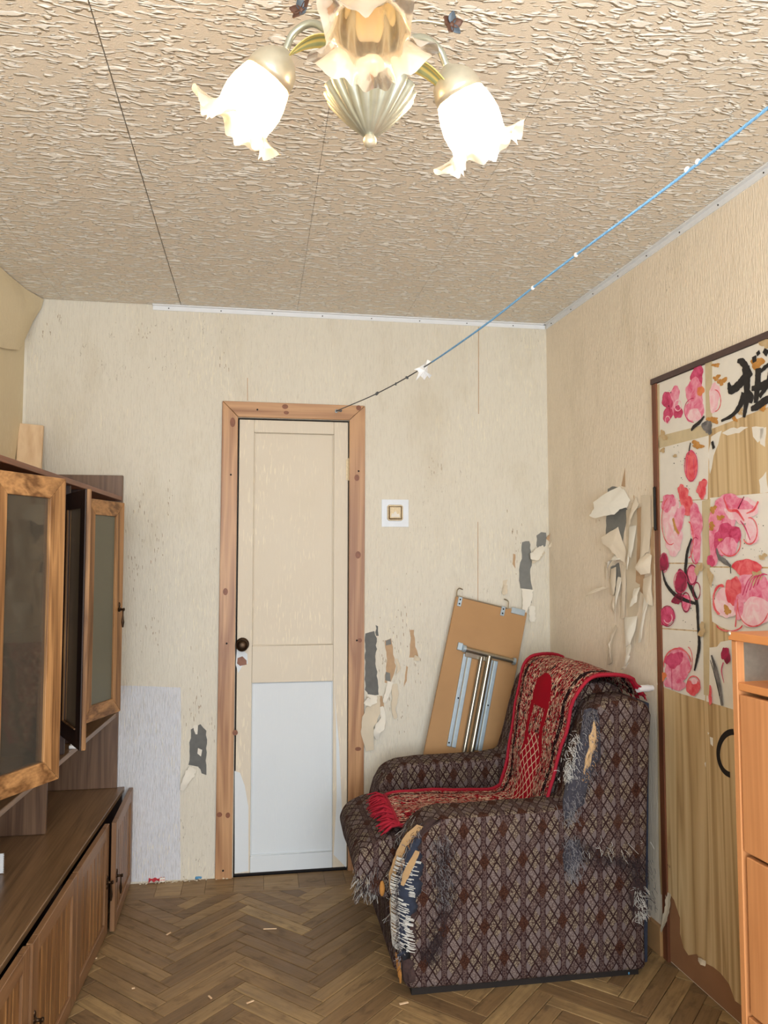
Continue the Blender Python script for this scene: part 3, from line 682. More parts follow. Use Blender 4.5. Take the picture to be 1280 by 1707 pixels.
# tiny chips and scratches, clustered where the paper is worn
def chips(fn, par, zones, m, name):
    mb = MB(); nrm = Vector((0, -1, 0)) if fn is back else RWN
    for (x, y, sx, sy, n) in zones:
        for _ in range(n):
            px, py = random.gauss(x, sx), random.gauss(y, sy); h = random.uniform(1.2, 4.2); w = random.uniform(.25, .6)
            mb.prism([fn(px - w, py - h, .0004), fn(px + w, py - h * .6, .0004), fn(px + w * .8, py + h, .0004), fn(px - w * .7, py + h * .5, .0004)], -nrm * .0003)
    return mb.build(name, m, par, kind='stuff')
MAT_CHIP = plain('worn_paper_spots', C(164, 142, 116), 0.9)
chips(back, wall_back, [(100, 525, 4, 12, 7), (76, 548, 5, 8, 6), (240, 556, 8, 8, 9), (374, 610, 4, 12, 6), (235, 850, 8, 16, 12), (278, 830, 4, 12, 8), (262, 905, 6, 18, 14), (225, 930, 8, 50, 22), (262, 1055, 4, 12, 9), (322, 1170, 10, 26, 26), (350, 1215, 6, 12, 8), (665, 1040, 14, 34, 26), (640, 1105, 6, 20, 10), (690, 1120, 12, 22, 9), (860, 905, 8, 24, 16), (720, 775, 8, 10, 7), (668, 1190, 18, 22, 14), (240, 1040, 12, 30, 10)], MAT_CHIP, 'wallpaper_scratches')

# ---- right wall shreds
wr_ = lambda pts, m=MAT_PUTTY, off=.0007, j=.003, nm='bare_plaster': wallbits(right, wall_right, nm, pts, m, off, j)
wr_([(1013, 815), (1020, 811), (1030, 812), (1046, 850), (1042, 880), (1038, 905), (1028, 895), (1018, 890), (1010, 892), (1011, 860)], MAT_PUTTY)
wr_([(1018, 945), (1032, 938), (1036, 970), (1030, 992), (1020, 985), (1016, 965)], MAT_PUTTY)
wr_([(1042, 780), (1042.5, 812), (1036, 810)], MAT_KRAFT, .0012, 0, 'brown_underpaper')
wr_([(1044, 850), (1062, 845), (1070, 845), (1071, 880), (1072, 940), (1068, 980), (1064, 1020), (1058, 1032), (1046, 1028), (1044, 960)], MAT_PAPERTAN, .0009, .003, 'paper_remnant')
wr_([(1062, 848), (1069, 845), (1068, 890), (1067, 935), (1069, 975), (1060, 970), (1063, 900)], MAT_KRAFT, .0016, .002, 'brown_underpaper')
wr_([(1070, 945), (1076, 950), (1072, 990), (1066, 985)], MAT_KRAFT, .0014, .002, 'brown_underpaper')
wr_([(1088, 878), (1090, 880), (1090, 1010), (1088, 990), (1085, 940), (1084, 900)], MAT_KRAFT, .0012, .002, 'brown_underpaper')
fr_ = lambda cl, m=MAT_PAPERBACK, nm='peeling_strip', n=14: flap(nm, right, cl, m, wall_right, n=n)
def sheet(fn, outline, m, par, name='peeling_paper', mid=.02):
    """torn piece of paper hanging off a wall: outline = [(px, py, standoff)]"""
    nrm = Vector((0, -1, 0)) if fn is back else RWN
    P = []
    for i_, (x, y, o_) in enumerate(outline):
        x2, y2, o2 = outline[(i_ + 1) % len(outline)]
        for k in range(3):
            f = k / 3; P.append(fn(x + (x2 - x) * f + (random.uniform(-.8, .8) if k else 0), y + (y2 - y) * f + (random.uniform(-.8, .8) if k else 0), o_ + (o2 - o_) * f))
    n = len(P); c_ = sum(P, Vector()) / n; rings = 3; vs = list(P)
    for k in range(1, rings):
        f = 1 - k / rings; vs += [c_ + (p - c_) * f + nrm * (mid * (1 - f * f)) for p in P]
    vs.append(c_ + nrm * mid)
    fs = [(k * n + i_, k * n + (i_ + 1) % n, (k + 1) * n + (i_ + 1) % n, (k + 1) * n + i_) for k in range(rings - 1) for i_ in range(n)] + [((rings - 1) * n + i_, (rings - 1) * n + (i_ + 1) % n, rings * n) for i_ in range(n)]
    return MB().add(vs, fs).build(name, m, par, thick=.0007, smooth=True)
sr = lambda ol_, m=MAT_PAPERBACK, mid=.006: sheet(right, ol_, m, wall_right, 'peeling_paper', mid)
MAT_PAPERWALL = m_paper('beige_paper_shred', C(226, 212, 190))
# broad pieces
sr([(1034, 811, .004), (1042, 816, .004), (1052, 834, .004), (1050, 846, .012), (1042, 849, .024), (1038, 858, .036), (1026, 860, .05), (1016, 864, .062), (1008, 860, .07), (1013, 848, .06), (1009, 838, .055), (1022, 822, .03)])
sr([(1032, 878, .004), (1037, 895, .004), (1045, 918, .004), (1044, 938, .006), (1036, 930, .018), (1029, 916, .03), (1018, 906, .036), (1015, 896, .034), (1024, 886, .018)], MAT_PAPERWALL)
sr([(1042, 1029, .004), (1064, 1027, .004), (1063, 1050, .010), (1059, 1074, .022), (1052, 1078, .022), (1047, 1060, .014)], MAT_PAPERBACK, .012)
sr([(1052, 1076, .020), (1060, 1074, .022), (1064, 1086, .034), (1060, 1108, .04), (1054, 1112, .036), (1058, 1094, .02)], MAT_PAPERBACK, .008)
sr([(1050, 1108, .02), (1062, 1104, .034), (1056, 1116, .038), (1046, 1116, .03)], MAT_PAPERBACK, .006)
sr([(1055, 840, .004), (1061, 828, .004), (1067, 840, .006), (1060, 862, .018), (1058, 878, .024), (1050, 874, .018), (1053, 858, .008)], MAT_PAPERWALL, .006)
sr([(1050, 878, .004), (1062, 876, .004), (1061, 905, .012), (1060, 930, .022), (1055, 928, .018), (1056, 905, .01), (1053, 950, .02), (1049, 948, .016), (1050, 910, .008)], MAT_PAPERBACK, .005)
sr([(1070, 826, .003), (1086, 826, .003), (1087, 878, .004), (1083, 920, .004), (1078, 922, .006), (1070, 940, .010), (1071, 900, .006)], MAT_PAPERWALL, .003)
sr([(1080, 922, .004), (1088, 926, .004), (1087, 956, .008), (1078, 958, .024), (1072, 946, .034), (1074, 932, .02)], MAT_PAPERWALL, .010)
sr([(1074, 965, .004), (1088, 958, .004), (1087, 985, .004), (1090, 1010, .004), (1084, 1006, .014), (1076, 990, .010)], MAT_PAPERWALL, .004)
sr([(1060, 981, .006), (1069, 979, .006), (1071, 992, .022), (1073, 1004, .03), (1064, 1012, .036), (1062, 1004, .028), (1066, 996, .02)], MAT_PAPERBACK, .008)
sr([(1076, 988, .004), (1085, 990, .004), (1086, 1005, .014), (1082, 1032, .020), (1079, 1070, .026), (1073, 1072, .024), (1075, 1040, .016), (1077, 1010, .01)], MAT_PAPERBACK, .006)
sr([(1018, 940, .004), (1030, 922, .008), (1040, 930, .012), (1033, 934, .028), (1024, 938, .03), (1019, 948, .02)], MAT_PAPERBACK, .010)
sr([(1020, 948, .003), (1028, 945, .003), (1030, 975, .010), (1028, 992, .014), (1021, 992, .010), (1018, 968, .006)], MAT_PAPERWALL, .006)
sr([(1031, 962, .003), (1038, 962, .003), (1037, 985, .012), (1034, 1012, .020), (1032, 1038, .016), (1030, 1010, .014), (1030, 985, .010)], MAT_PAPERBACK, .006)
sr([(1037, 940, .003), (1044, 945, .003), (1045, 985, .006), (1044, 1030, .008), (1038, 1032, .008), (1039, 985, .006)], MAT_PAPERWALL, .004)
sr([(1016, 980, .003), (1010, 978, .012), (1002, 982, .03), (994, 988, .042), (993, 994, .046), (1003, 988, .036)], MAT_PAPERWALL, .006)
sr([(1010, 936, .003), (1016, 948, .010), (1018, 968, .016), (1015, 966, .014), (1010, 952, .006)], MAT_PAPERWALL, .002)
sr([(1022, 990, .003), (1027, 992, .006), (1028, 1018, .010), (1030, 1024, .012), (1022, 1014, .012)], MAT_PAPERWALL, .005)
sr([(1027, 1042, .003), (1031, 1046, .006), (1024, 1060, .014), (1020, 1085, .014), (1022, 1105, .006), (1014, 1108, .004), (1017, 1085, .010), (1021, 1060, .010)], MAT_PAPERWALL, .004)
chips(right, wall_right, [(1000, 880, 6, 20, 4), (1070, 900, 5, 40, 8), (1060, 835, 6, 10, 6)], MAT_KRAFT, 'wallpaper_scratches')
# ---- loose paper in the upper left corner
lp = MB(); rows = []
pts_l = [[(-1.018, 3.02, 2.54), (-1.005, 3.25, 2.542), (-.985, 3.42, 2.543), (-.945, 3.535, 2.54)], [(-1.019, 3.02, 2.45), (-.985, 3.25, 2.46), (-.962, 3.42, 2.47), (-.955, 3.535, 2.50)], [(-1.019, 3.02, 2.33), (-.99, 3.25, 2.36), (-.975, 3.40, 2.39), (-.985, 3.53, 2.44)], [(-1.0195, 3.02, 2.2), (-1.01, 3.25, 2.24), (-1.005, 3.42, 2.28), (-1.012, 3.52, 2.36)]]
lp.add([p for r_ in pts_l for p in r_], [(4 * i + j, 4 * i + j + 1, 4 * i + j + 5, 4 * i + j + 4) for i in range(3) for j in range(3)])
lp.build('loose_paper', MAT_WALL_L, wall_left, thick=.001, sub=1, smooth=True)
MB().box((LX, WALL_Y - .004, 1.9), (LX + .012, WALL_Y, 2.43)).build('corner_paper_edge', MAT_PAPERBACK, wall_left)
# ------------------------------------------------------------------ wall unit on the left: low base with doors, glazed upper cabinet
BXF = lambda Y: -.525 - .03 * (3.544 - Y)          # front line of the base doors at the floor
UXF = lambda Y: -.594 - .0535 * (3.535 - Y)         # front line of the upper cabinet
WX = LX + .004
base = empty('base_cabinet', (-.78, 2.4, 0), 'long low brown base cabinet with framed reeded doors on the left', 'cabinet')
BT = .414; Yn, Yf = .95, 3.540
def px_(poly, z0, z1, name, m, par, bev=.0015): return MB().prism([(x, y, z0) for x, y in poly], (0, 0, z1 - z0)).build(name, m, par, bevel=bev, bseg=1)
bq = MB()
px = lambda y, d=0: BXF(y) - .045 + d
for y0, y1 in ((Yn, Yn + .018), (1.70, 1.716), (2.61, 2.626), (Yf - .018, Yf)): bq.prism([(WX, y0, .02), (px(y0), y0, .02), (px(y1), y1, .02), (WX, y1, .02)], (0, 0, BT - .04))
bq.prism([(WX, Yn, .02), (px(Yn), Yn, .02), (px(Yf), Yf, .02), (WX, Yf, .02)], (0, 0, .018))
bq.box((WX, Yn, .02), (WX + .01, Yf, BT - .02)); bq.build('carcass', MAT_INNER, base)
px_([(WX, Yn), (px(Yn, .009), Yn), (px(Yf, .009), Yf), (WX, Yf)], BT - .02, BT, 'top_board', MAT_WALNUT_H, base, .002)
DW = .455
def bdoor(yh, dirn, ang, lab):
    """hinged at yh, reaching dirn*DW along Y; ang opens it into the room"""
    d = empty('cabinet_door', (0, 0, 0)); d.parent = base; d.location = Vector((BXF(yh) - .018, yh, 0)) - wloc(base)
    tag(d, lab)
    along = Vector((.024 * dirn * 1.0, dirn, 0)).normalized(); M = Matrix.Rotation(-ang * dirn, 4, 'Z'); along = M @ along
    outn = Vector((1, -.024, 0)).normalized(); outn = M @ outn
    o_ = Vector((BXF(yh) - .018, yh, 0))
    def pc(a0, a1, z0, z1, t0, t1, nm, m, bev=.0015):
        P = [o_ + along * a0 + outn * t0, o_ + along * a1 + outn * t0, o_ + along * a1 + outn * t1, o_ + along * a0 + outn * t1]
        return MB().prism([(p.x, p.y, z0) for p in P], (0, 0, z1 - z0)).build(nm, m, d, bevel=bev, bseg=1)
    g0, g1, zb, zt = .002, DW - .002, .012, BT - .004; sw = .05
    pc(g0, g0 + sw, zb, zt, 0, .018, 'stile', MAT_OAKD); pc(g1 - sw, g1, zb, zt, 0, .018, 'stile', MAT_OAKD)
    pc(g0 + sw, g1 - sw, zb, zb + .05, 0, .018, 'rail', MAT_OAKD_H); pc(g0 + sw, g1 - sw, zt - .045, zt, 0, .018, 'rail', MAT_OAKD_H)
    n = 7; wsl = (g1 - g0 - 2 * sw) / n
    for k in range(n): pc(g0 + sw + k * wsl + .0012, g0 + sw + (k + 1) * wsl - .0012, zb + .05, zt - .045, .002, .0115, 'reed_board', MAT_REED, .003)
    hp = o_ + along * (DW - .028) + outn * .018; hz = .205
    h = MB().lathe([(0, 0), (.009, 0), (.009, .003), (.005, .006), (.0045, .016), (.007, .020), (.005, .024), (0, .025)], 10, frame((hp.x, hp.y, hz), outn)); 
    for s_ in (1, -1): h.ball(hp + Vector((0, 0, hz + s_ * .016)) , (.005, .005, .010), 8)
    h.build('handle_plate', MAT_BRONZE, d, smooth=True)
    q = hp + outn * .016 + Vector((0, 0, hz)); MB().tube([q, q + Vector((0, 0, -.02)), q + Vector((0, 0, -.045)), q + Vector((0, 0, -.066))], [.0028, .0024, .0055, .003], 8).build('drop_pull', MAT_BRONZE, d, smooth=True)
    return d
bdoor(3.537, -1, R(2.6), 'far base door standing slightly ajar'); bdoor(2.625, 1, R(.3), None); bdoor(2.620, -1, R(.2), None); bdoor(1.706, 1, R(.2), None); bdoor(1.702, -1, 0, None)

# ---- upper cabinet
up = empty('glazed_cabinet', (-.8, 2.7, BT), 'tall brown wall cabinet with open glazed oak doors above the base', 'cabinet')
TZ, SZ = 1.672, .735
UN, UF = 1.35, 3.538
px_([(WX, UF - .018), (-.592, UF - .018), (-.591, UF), (WX, UF)], BT + .001, 1.765, 'end_panel', MAT_WALNUT, up)
px_([(WX, UN), (UXF(UN), UN), (UXF(UF - .019), UF - .019), (WX, UF - .019)], TZ - .018, TZ, 'top_board', MAT_REDBROWN, up)
px_([(WX, UN), (UXF(UN) - .002, UN), (UXF(UF - .019) - .002, UF - .019), (WX, UF - .019)], SZ - .018, SZ, 'bottom_shelf', MAT_WALNUT_H, up)
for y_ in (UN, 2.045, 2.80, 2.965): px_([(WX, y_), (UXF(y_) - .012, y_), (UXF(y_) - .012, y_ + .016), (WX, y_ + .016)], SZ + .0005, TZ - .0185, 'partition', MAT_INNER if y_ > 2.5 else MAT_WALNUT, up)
MB().box((WX, UN, BT + .001), (WX + .006, UF - .019, TZ - .0185)).build('back_panel', MAT_WALNUT, up)
px_([(WX + .006, 2.98), (-.742, 2.98), (-.742, 2.998), (WX + .006, 2.998)], BT + .001, SZ - .0185, 'support_panel', MAT_WALNUT, up)
px_([(WX + .006, 1.37), (-.742, 1.37), (-.742, 1.388), (WX + .006, 1.388)], BT + .001, SZ - .0185, 'support_panel', MAT_WALNUT, up)
MB().box((WX + .006, 2.07, 1.18), (-.70, 2.795, 1.186)).build('glass_shelf', MAT_GLASS, up)
def udoor(h, e, glass, lab, inner=False, handle=False):
    """glazed door from hinge h to free edge e (x, y)"""
    h, e = Vector((*h, 0)), Vector((*e, 0)); L = (e - h).length; al = (e - h) / L; n = Vector((al.y, -al.x, 0))
    if n.x < 0: n = -n                                      # n looks into the room
    d = empty('glazed_door', (0, 0, 0)); d.parent = up; d.location = h + Vector((0, 0, .8)) - wloc(up); tag(d, lab)
    T = .020; z0, z1 = .800, 1.622; sw = .058
    def pc(a0, a1, za, zb_, t0, t1, nm, m, bev=.002):
        P = [h + al * a0 + n * t0, h + al * a1 + n * t0, h + al * a1 + n * t1, h + al * a0 + n * t1]
        return MB().prism([(p.x, p.y, za) for p in P], (0, 0, zb_ - za)).build(nm, m, d, bevel=bev, bseg=2)
    def mitre(poly, t0, t1, nm, m):
        P = [h + al * a + n * t0 + Vector((0, 0, z)) for a, z in poly]; return MB().prism(P, n * (t1 - t0)).build(nm, m, d, bevel=.002, bseg=2)
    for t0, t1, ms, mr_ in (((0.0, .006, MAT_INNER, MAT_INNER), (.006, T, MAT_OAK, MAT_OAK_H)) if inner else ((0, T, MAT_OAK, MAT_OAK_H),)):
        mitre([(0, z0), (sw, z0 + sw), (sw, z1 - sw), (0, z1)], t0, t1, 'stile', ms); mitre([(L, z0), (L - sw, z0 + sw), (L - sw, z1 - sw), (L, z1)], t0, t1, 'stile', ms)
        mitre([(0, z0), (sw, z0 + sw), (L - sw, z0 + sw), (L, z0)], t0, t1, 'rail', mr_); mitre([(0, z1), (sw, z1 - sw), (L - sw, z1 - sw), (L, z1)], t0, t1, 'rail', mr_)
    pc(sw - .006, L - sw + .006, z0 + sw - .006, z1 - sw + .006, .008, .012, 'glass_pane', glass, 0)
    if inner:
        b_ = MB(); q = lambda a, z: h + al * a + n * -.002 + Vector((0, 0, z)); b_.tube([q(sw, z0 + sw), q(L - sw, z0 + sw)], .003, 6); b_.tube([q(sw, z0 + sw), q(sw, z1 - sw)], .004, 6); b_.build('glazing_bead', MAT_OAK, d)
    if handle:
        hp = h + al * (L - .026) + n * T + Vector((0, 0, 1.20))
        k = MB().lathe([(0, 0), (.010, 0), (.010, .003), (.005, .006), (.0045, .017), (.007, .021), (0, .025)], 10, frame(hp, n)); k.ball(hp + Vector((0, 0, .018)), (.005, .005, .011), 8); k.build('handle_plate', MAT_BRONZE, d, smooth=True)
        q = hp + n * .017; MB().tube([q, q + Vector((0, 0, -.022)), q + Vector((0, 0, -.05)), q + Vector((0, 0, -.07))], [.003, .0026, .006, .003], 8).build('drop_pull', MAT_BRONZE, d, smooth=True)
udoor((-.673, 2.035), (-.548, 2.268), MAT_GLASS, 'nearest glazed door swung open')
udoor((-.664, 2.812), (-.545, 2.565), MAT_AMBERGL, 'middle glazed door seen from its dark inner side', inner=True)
udoor((-.640, 2.966), (-.548, 3.212), MAT_FROST, 'far glazed door with grey glass', handle=True)
# small white catch on the shelf, raw board on top, serrated card at the frame's edge
wc = onZ(124, 1247, SZ); hb = empty('shelf_catch', (wc.x, wc.y, SZ), 'small white plastic catch on the cabinet shelf', 'catch')
MB().box((wc.x - .016, wc.y - .014, SZ + .0005), (wc.x + .016, wc.y + .014, SZ + .012)).build('catch_body', MAT_WHITE, hb, bevel=.002)
MB().box((wc.x - .012, wc.y - .006, SZ + .012), (wc.x + .012, wc.y + .006, SZ + .021)).build('catch_jaw', MAT_WHITE, hb, bevel=.002)
A = onY(30, 706, 3.50); B_ = onY(71, 706, 3.50)
brd = MB(); w_ = B_.x - A.x
brd.prism([(A.x + .022, 3.40, TZ + .0008), (B_.x + .022, 3.40, TZ + .0008), (B_.x, 3.508, A.z - .004), (A.x, 3.508, A.z + .004)], (0, .018, 0))
bo = tag(brd.build('pine_board', MAT_RAWPINE, None, bevel=.002), 'short pale raw pine board leaning in the corner on top of the cabinet', 'board')
for kx, kz in ((.030, .075), (.075, .085), (.05, .04)):
    zz = TZ + kz; yy = 3.40 + .108 * kz / (A.z - TZ) - .0004; MB().ball((A.x + .018 + kx, yy, zz), (.004, .0008, .0045), 8).build('knot', MAT_KNOT, bo)
sc0 = onZ(7, 1424, BT + .06); sc1 = onZ(1, 1462, BT + .002)
tt = MB(); P = [(sc0.x - .10, sc0.y), (sc0.x, sc0.y)]
cz = []
for k in range(11):
    f = k / 10; x = sc0.x + (sc1.x - sc0.x) * f; z = BT + .062 - .060 * f; cz += [(x, z)] + ([(x - .004, z - .003)] if k < 10 else [])
tt.prism([(sc0.x - .11, sc0.y, BT + .062)] + [(x, sc0.y, z) for x, z in cz] + [(sc0.x - .11, sc0.y, BT + .0015)], (0, .004, 0))
tag(tt.build('serrated_card', MAT_WHITE), 'white card with a serrated edge standing on the base cabinet', 'card')
# ------------------------------------------------------------------ armchair with clawed upholstery
YN, YF, AT = 2.497, 3.317, .165
chair = empty('armchair', (.9, 2.9, 0), 'worn brown lattice-patterned armchair with claw-shredded arms', 'armchair')
prof = [(.478, .02), (.462, .20), (.458, .36), (.490, .47), (.525, .525), (.575, .553), (.70, .560), (.94, .562), (1.035, .575), (1.075, .70), (1.105, .82), (1.135, .895), (1.19, .922), (1.27, .922), (1.325, .905), (1.338, .86), (1.315, .45), (1.300, .02)]
def side_panel(y0, y1):
    return MB().prism([(x, y0, z) for x, z in prof], (0, y1 - y0, 0)).build('arm_side', MAT_UPH, chair, smooth='all', bevel=.022, bseg=4, boxuv=True, sub=2, jit=.006)
side_panel(YN, YN + AT); side_panel(YF - AT, YF)
seatp = [(1.02, .24), (1.02, .44), (.90, .452), (.70, .462), (.52, .458), (.42, .446), (.365, .425), (.335, .39), (.330, .35), (.350, .30), (.385, .265), (.43, .245)]
MB().prism([(x, YN + AT - .02, z) for x, z in seatp], (0, YF - YN - 2 * AT + .04, 0)).build('seat_cushion', MAT_UPH, chair, smooth='all', bevel=.03, bseg=5, boxuv=True, sub=2, jit=.007)
MB().box((.462, YN + AT - .03, .02), (.50, YF - AT + .03, .30)).build('front_panel', MAT_UPH, chair, smooth='all', bevel=.012, bseg=3, boxuv=True, sub=2, jit=.003)
backp = [(1.00, .35), (1.005, .46), (1.045, .62), (1.085, .78), (1.115, .89), (1.15, .942), (1.20, .957), (1.27, .952), (1.315, .92), (1.325, .86), (1.31, .40)]
MB().prism([(x, YN + AT - .015, z) for x, z in backp], (0, YF - YN - 2 * AT + .03, 0)).build('backrest', MAT_UPH, chair, smooth='all', bevel=.03, bseg=5, boxuv=True, sub=2, jit=.007)
MB().prism([(1.30, YN + .03, .03), (1.325, YN + .03, .90), (1.345, YN + .03, .90), (1.32, YN + .03, .03)], (0, YF - YN - .06, 0)).build('back_cover', MAT_NAVY, chair, bevel=.004)
MB().box((.50, YN + .02, .0), (1.28, YF - .02, .026)).build('shadow_gap_box', MAT_DARK, chair)  # near-black box added under the body, paints in its floor shadow

def fuzz(name, m, n, src, length_, par=chair, rad=.0008, drop=.5, curl=.5, seg=5, rng=random.Random(11)):
    """loose threads: src(rng) -> (root, outward)"""
    mb = MB(); length = length_ * .62; rad *= .8
    for _ in range(n):
        p, out = src(rng); p = Vector(p); L = rng.uniform(.4, 1) * length; pts = [p]
        d = (Vector(out) + Vector((rng.gauss(0, curl), rng.gauss(0, curl), rng.gauss(0, curl)))).normalized()
        for k in range(seg):
            d = (d + Vector((rng.gauss(0, curl * .5), rng.gauss(0, curl * .5) * .6, rng.gauss(0, curl * .5) - drop * .35))).normalized()
            q = pts[-1] + d * (L / seg); q.y = max(q.y, p.y - .016)
            if out[1] < -.5 and q.y > p.y - .001: q.y = p.y - rng.uniform(.001, .006)
            pts.append(q)
        mb.tube(pts, rad, 3, False)
    return mb.build(name, m, par, kind='stuff')
def on_side(x, y): p = onY(x, y, YN - .006); return p
def poly_src(pts, out=(0, -1, -.4), sd=.0):
    def f(r):
        i = r.randrange(len(pts) - 1); t_ = r.random(); a_, b_ = pts[i], pts[i + 1]
        p = on_side(a_[0] + (b_[0] - a_[0]) * t_ + r.gauss(0, a_[2]), a_[1] + (b_[1] - a_[1]) * t_ + r.gauss(0, 4)); return p, out
    return f
def side_patch(name, outline, m, lift=.004, bulge=.008):
    """ragged padding standing out of the near side"""
    P = [onY(x, y, YN - lift) for x, y in outline]; n = len(P); c_ = sum(P, Vector()) / n; vs = []; rings = 5
    for k in range(rings + 1):
        f = 1 - k / rings
        for i, p in enumerate(P):
            q = c_ + (p - c_) * f * (1 + random.uniform(-.2, .2)); q.y = YN + .012 - lift - bulge * (1 - f * f) - random.uniform(0, .005) - .012 * (1 if k else 0); vs.append(q)
    fs = [(k * n + i, k * n + (i + 1) % n, (k + 1) * n + (i + 1) % n, (k + 1) * n + i) for k in range(rings) for i in range(n)]
    return MB().add(vs, fs).build(name, m, chair, smooth='all')
# wing tear (upper right)
side_patch('torn_padding', [(985, 1182), (1000, 1190), (1004, 1225), (1002, 1262), (992, 1290), (984, 1310), (975, 1340), (962, 1368), (940, 1372), (934, 1345), (944, 1300), (958, 1255), (968, 1215), (975, 1195)], MAT_FRAY)
side_patch('exposed_foam', [(990, 1196), (994, 1206), (998, 1215), (993, 1230), (994, 1245), (986, 1262), (984, 1280), (976, 1290), (970, 1302), (966, 1295), (972, 1280), (973, 1262), (980, 1244), (981, 1225), (986, 1212)], MAT_FOAM, .010, .008)
side_patch('torn_padding', [(948, 1395), (968, 1398), (972, 1430), (958, 1462), (940, 1455), (936, 1425)], MAT_FRAY)
side_patch('torn_padding', [(1055, 1455), (1080, 1470), (1078, 1520), (1066, 1555), (1056, 1530), (1050, 1490)], MAT_FRAYB, .004, .006)
wing = [(985, 1180, 7), (985, 1230, 9), (975, 1280, 9), (955, 1330, 8), (945, 1370, 7)]
fuzz('frayed_threads', MAT_THREADG, 420, poly_src(wing), .045, rad=.0009)
fuzz('frayed_threads', MAT_THREAD, 150, poly_src([(958, 1225, 7), (950, 1270, 7), (945, 1300, 6)]), .05, rad=.0008)
fuzz('frayed_threads', MAT_THREADB, 240, poly_src([(985, 1185, 10), (995, 1240, 9), (985, 1300, 9)]), .04)
fuzz('frayed_threads', MAT_FOAM, 130, poly_src([(992, 1205, 4), (986, 1250, 5), (972, 1300, 4)]), .03)
fuzz('frayed_threads', MAT_ORANGE, 60, poly_src([(990, 1215, 5), (982, 1260, 5), (970, 1300, 5)]), .03)
fuzz('frayed_threads', MAT_THREADG, 240, poly_src([(950, 1395, 8), (958, 1430, 9), (950, 1465, 7)]), .05)
fuzz('frayed_threads', MAT_THREADB, 420, poly_src([(950, 1400, 20), (1000, 1430, 26), (1040, 1440, 22)]), .035)
fuzz('frayed_threads', MAT_THREADB, 340, poly_src([(1050, 1425, 14), (1065, 1470, 10), (1068, 1520, 7)]), .05)
fuzz('frayed_threads', MAT_THREAD, 90, poly_src([(1062, 1480, 6), (1070, 1500, 5), (1066, 1530, 5)]), .07, rad=.0009)
fuzz('frayed_threads', MAT_THREAD, 16, poly_src([(980, 1390, 20), (1010, 1420, 20), (1060, 1400, 20)]), .09, rad=.0008, drop=.3)
# far wing, rubbed edge
far_src = lambda r: (Vector((1.03 + (t_ := r.random()) * .10, YF - AT - .006, .60 + t_ * .30)), (-.6, -1, -.3))
fuzz('frayed_threads', MAT_THREADG, 240, far_src, .04); fuzz('frayed_threads', MAT_THREADB, 200, far_src, .035)
# front of the near arm: board edge, weft threads, navy lining
def FA(y, z, off=0.0):      # point on the front of the near arm
    zz = [p[1] for p in prof[:6]]; xx = [p[0] for p in prof[:6]]; return Vector((float(np.interp(z, zz, xx)) - off, y, z))
def ribbon_arm(name, path, m, thick=.004, off=.004, jag=.15):
    pts = []; sd = []
    for y, z, w in path:
        for _ in range(1): pts.append(FA(y, z, off)); sd.append(Vector((w * .35, w, 0)))
    cpts = crv(pts, 18); ws = np.interp(np.linspace(0, len(path) - 1, 19), range(len(path)), [p[2] for p in path])
    sides = [Vector((.35, -.93, 0)) * float(w) * (1 + random.uniform(-jag, jag)) for w in ws]
    return MB().ribbon(cpts, sides).build(name, m, chair, thick=thick, smooth=True)
def wrap_patch(name, m, z0, z1, fy, sx, off, n=26, jag=.010, rng=random.Random(4)):
    """ragged cloth round the front corner of the near arm: fy / sx = reach on the front / on the side, by height fraction"""
    rows = []
    for k in range(n + 1):
        f = k / n; z = z1 + (z0 - z1) * f; e = math.sin(math.pi * min(max(f, .03), .97)) ** .5
        a_ = fy(f) * e + rng.uniform(-jag, jag); b_ = sx(f) * e + rng.uniform(-jag, jag); x = FA(YN, z).x
        row = [FA(YN + max(.015, a_), z, off * .4)] + [FA(YN + max(.015, a_) * .55, z, off + rng.uniform(0, .003)), FA(YN + .012, z, off * .9), Vector((x - off * .2, YN - off * .2, z)), Vector((x + .014, YN - off, z)), Vector((x + max(.02, b_) * .6, YN - off - rng.uniform(0, .003), z)), Vector((x + max(.02, b_), YN - off * .4, z))]
        rows.append(row)
    w = len(rows[0]); mb = MB(); mb.add([p for r_ in rows for p in r_], [(i * w + q, i * w + q + 1, (i + 1) * w + q + 1, (i + 1) * w + q) for i in range(n) for q in range(w - 1)])
    return mb.build(name, m, chair, thick=.003, smooth='all')
ym = YN + .075
wrap_patch('torn_padding', MAT_FRAYB, .05, .555, lambda f: .15, lambda f: .032 + .02 * math.sin(f * 3), .004, jag=.014)
wrap_patch('torn_lining', MAT_NAVY, .13, .50, lambda f: .10, lambda f: .05 + .02 * math.sin(f * 5), .009)
def ribbon_arm2(name, path, m, off, thick=.004):
    """strip on the corner: (s, z, halfwidth); s<0 on the front, s>0 on the side"""
    P = []; S = []
    for s_, z, w in path:
        x = FA(YN, z).x; P.append(FA(YN - s_, z, off) if s_ < 0 else Vector((x + s_, YN - off, z))); S.append(w)
    c2 = crv(P, 18); ws = np.interp(np.linspace(0, len(path) - 1, 19), range(len(path)), S)
    MB().ribbon(c2, [Vector((.55, -.83, 0)) * float(w) * random.uniform(.85, 1.15) for w in ws]).build(name, m, chair, thick=thick, smooth=True)
ribbon_arm2('exposed_board_edge', [(-.010, .535, .012), (-.018, .49, .019), (-.035, .43, .019), (-.055, .36, .014), (-.07, .30, .005)], MAT_FOAM, .017)
ribbon_arm2('exposed_board_edge', [(.022, .465, .010), (.014, .43, .014), (.006, .39, .012), (.004, .36, .006)], MAT_FOAM, .015)
ribbon_arm2('exposed_board_edge', [(-.045, .32, .014), (-.040, .27, .020), (-.035, .20, .018), (-.03, .15, .010)], MAT_FOAM, .013)
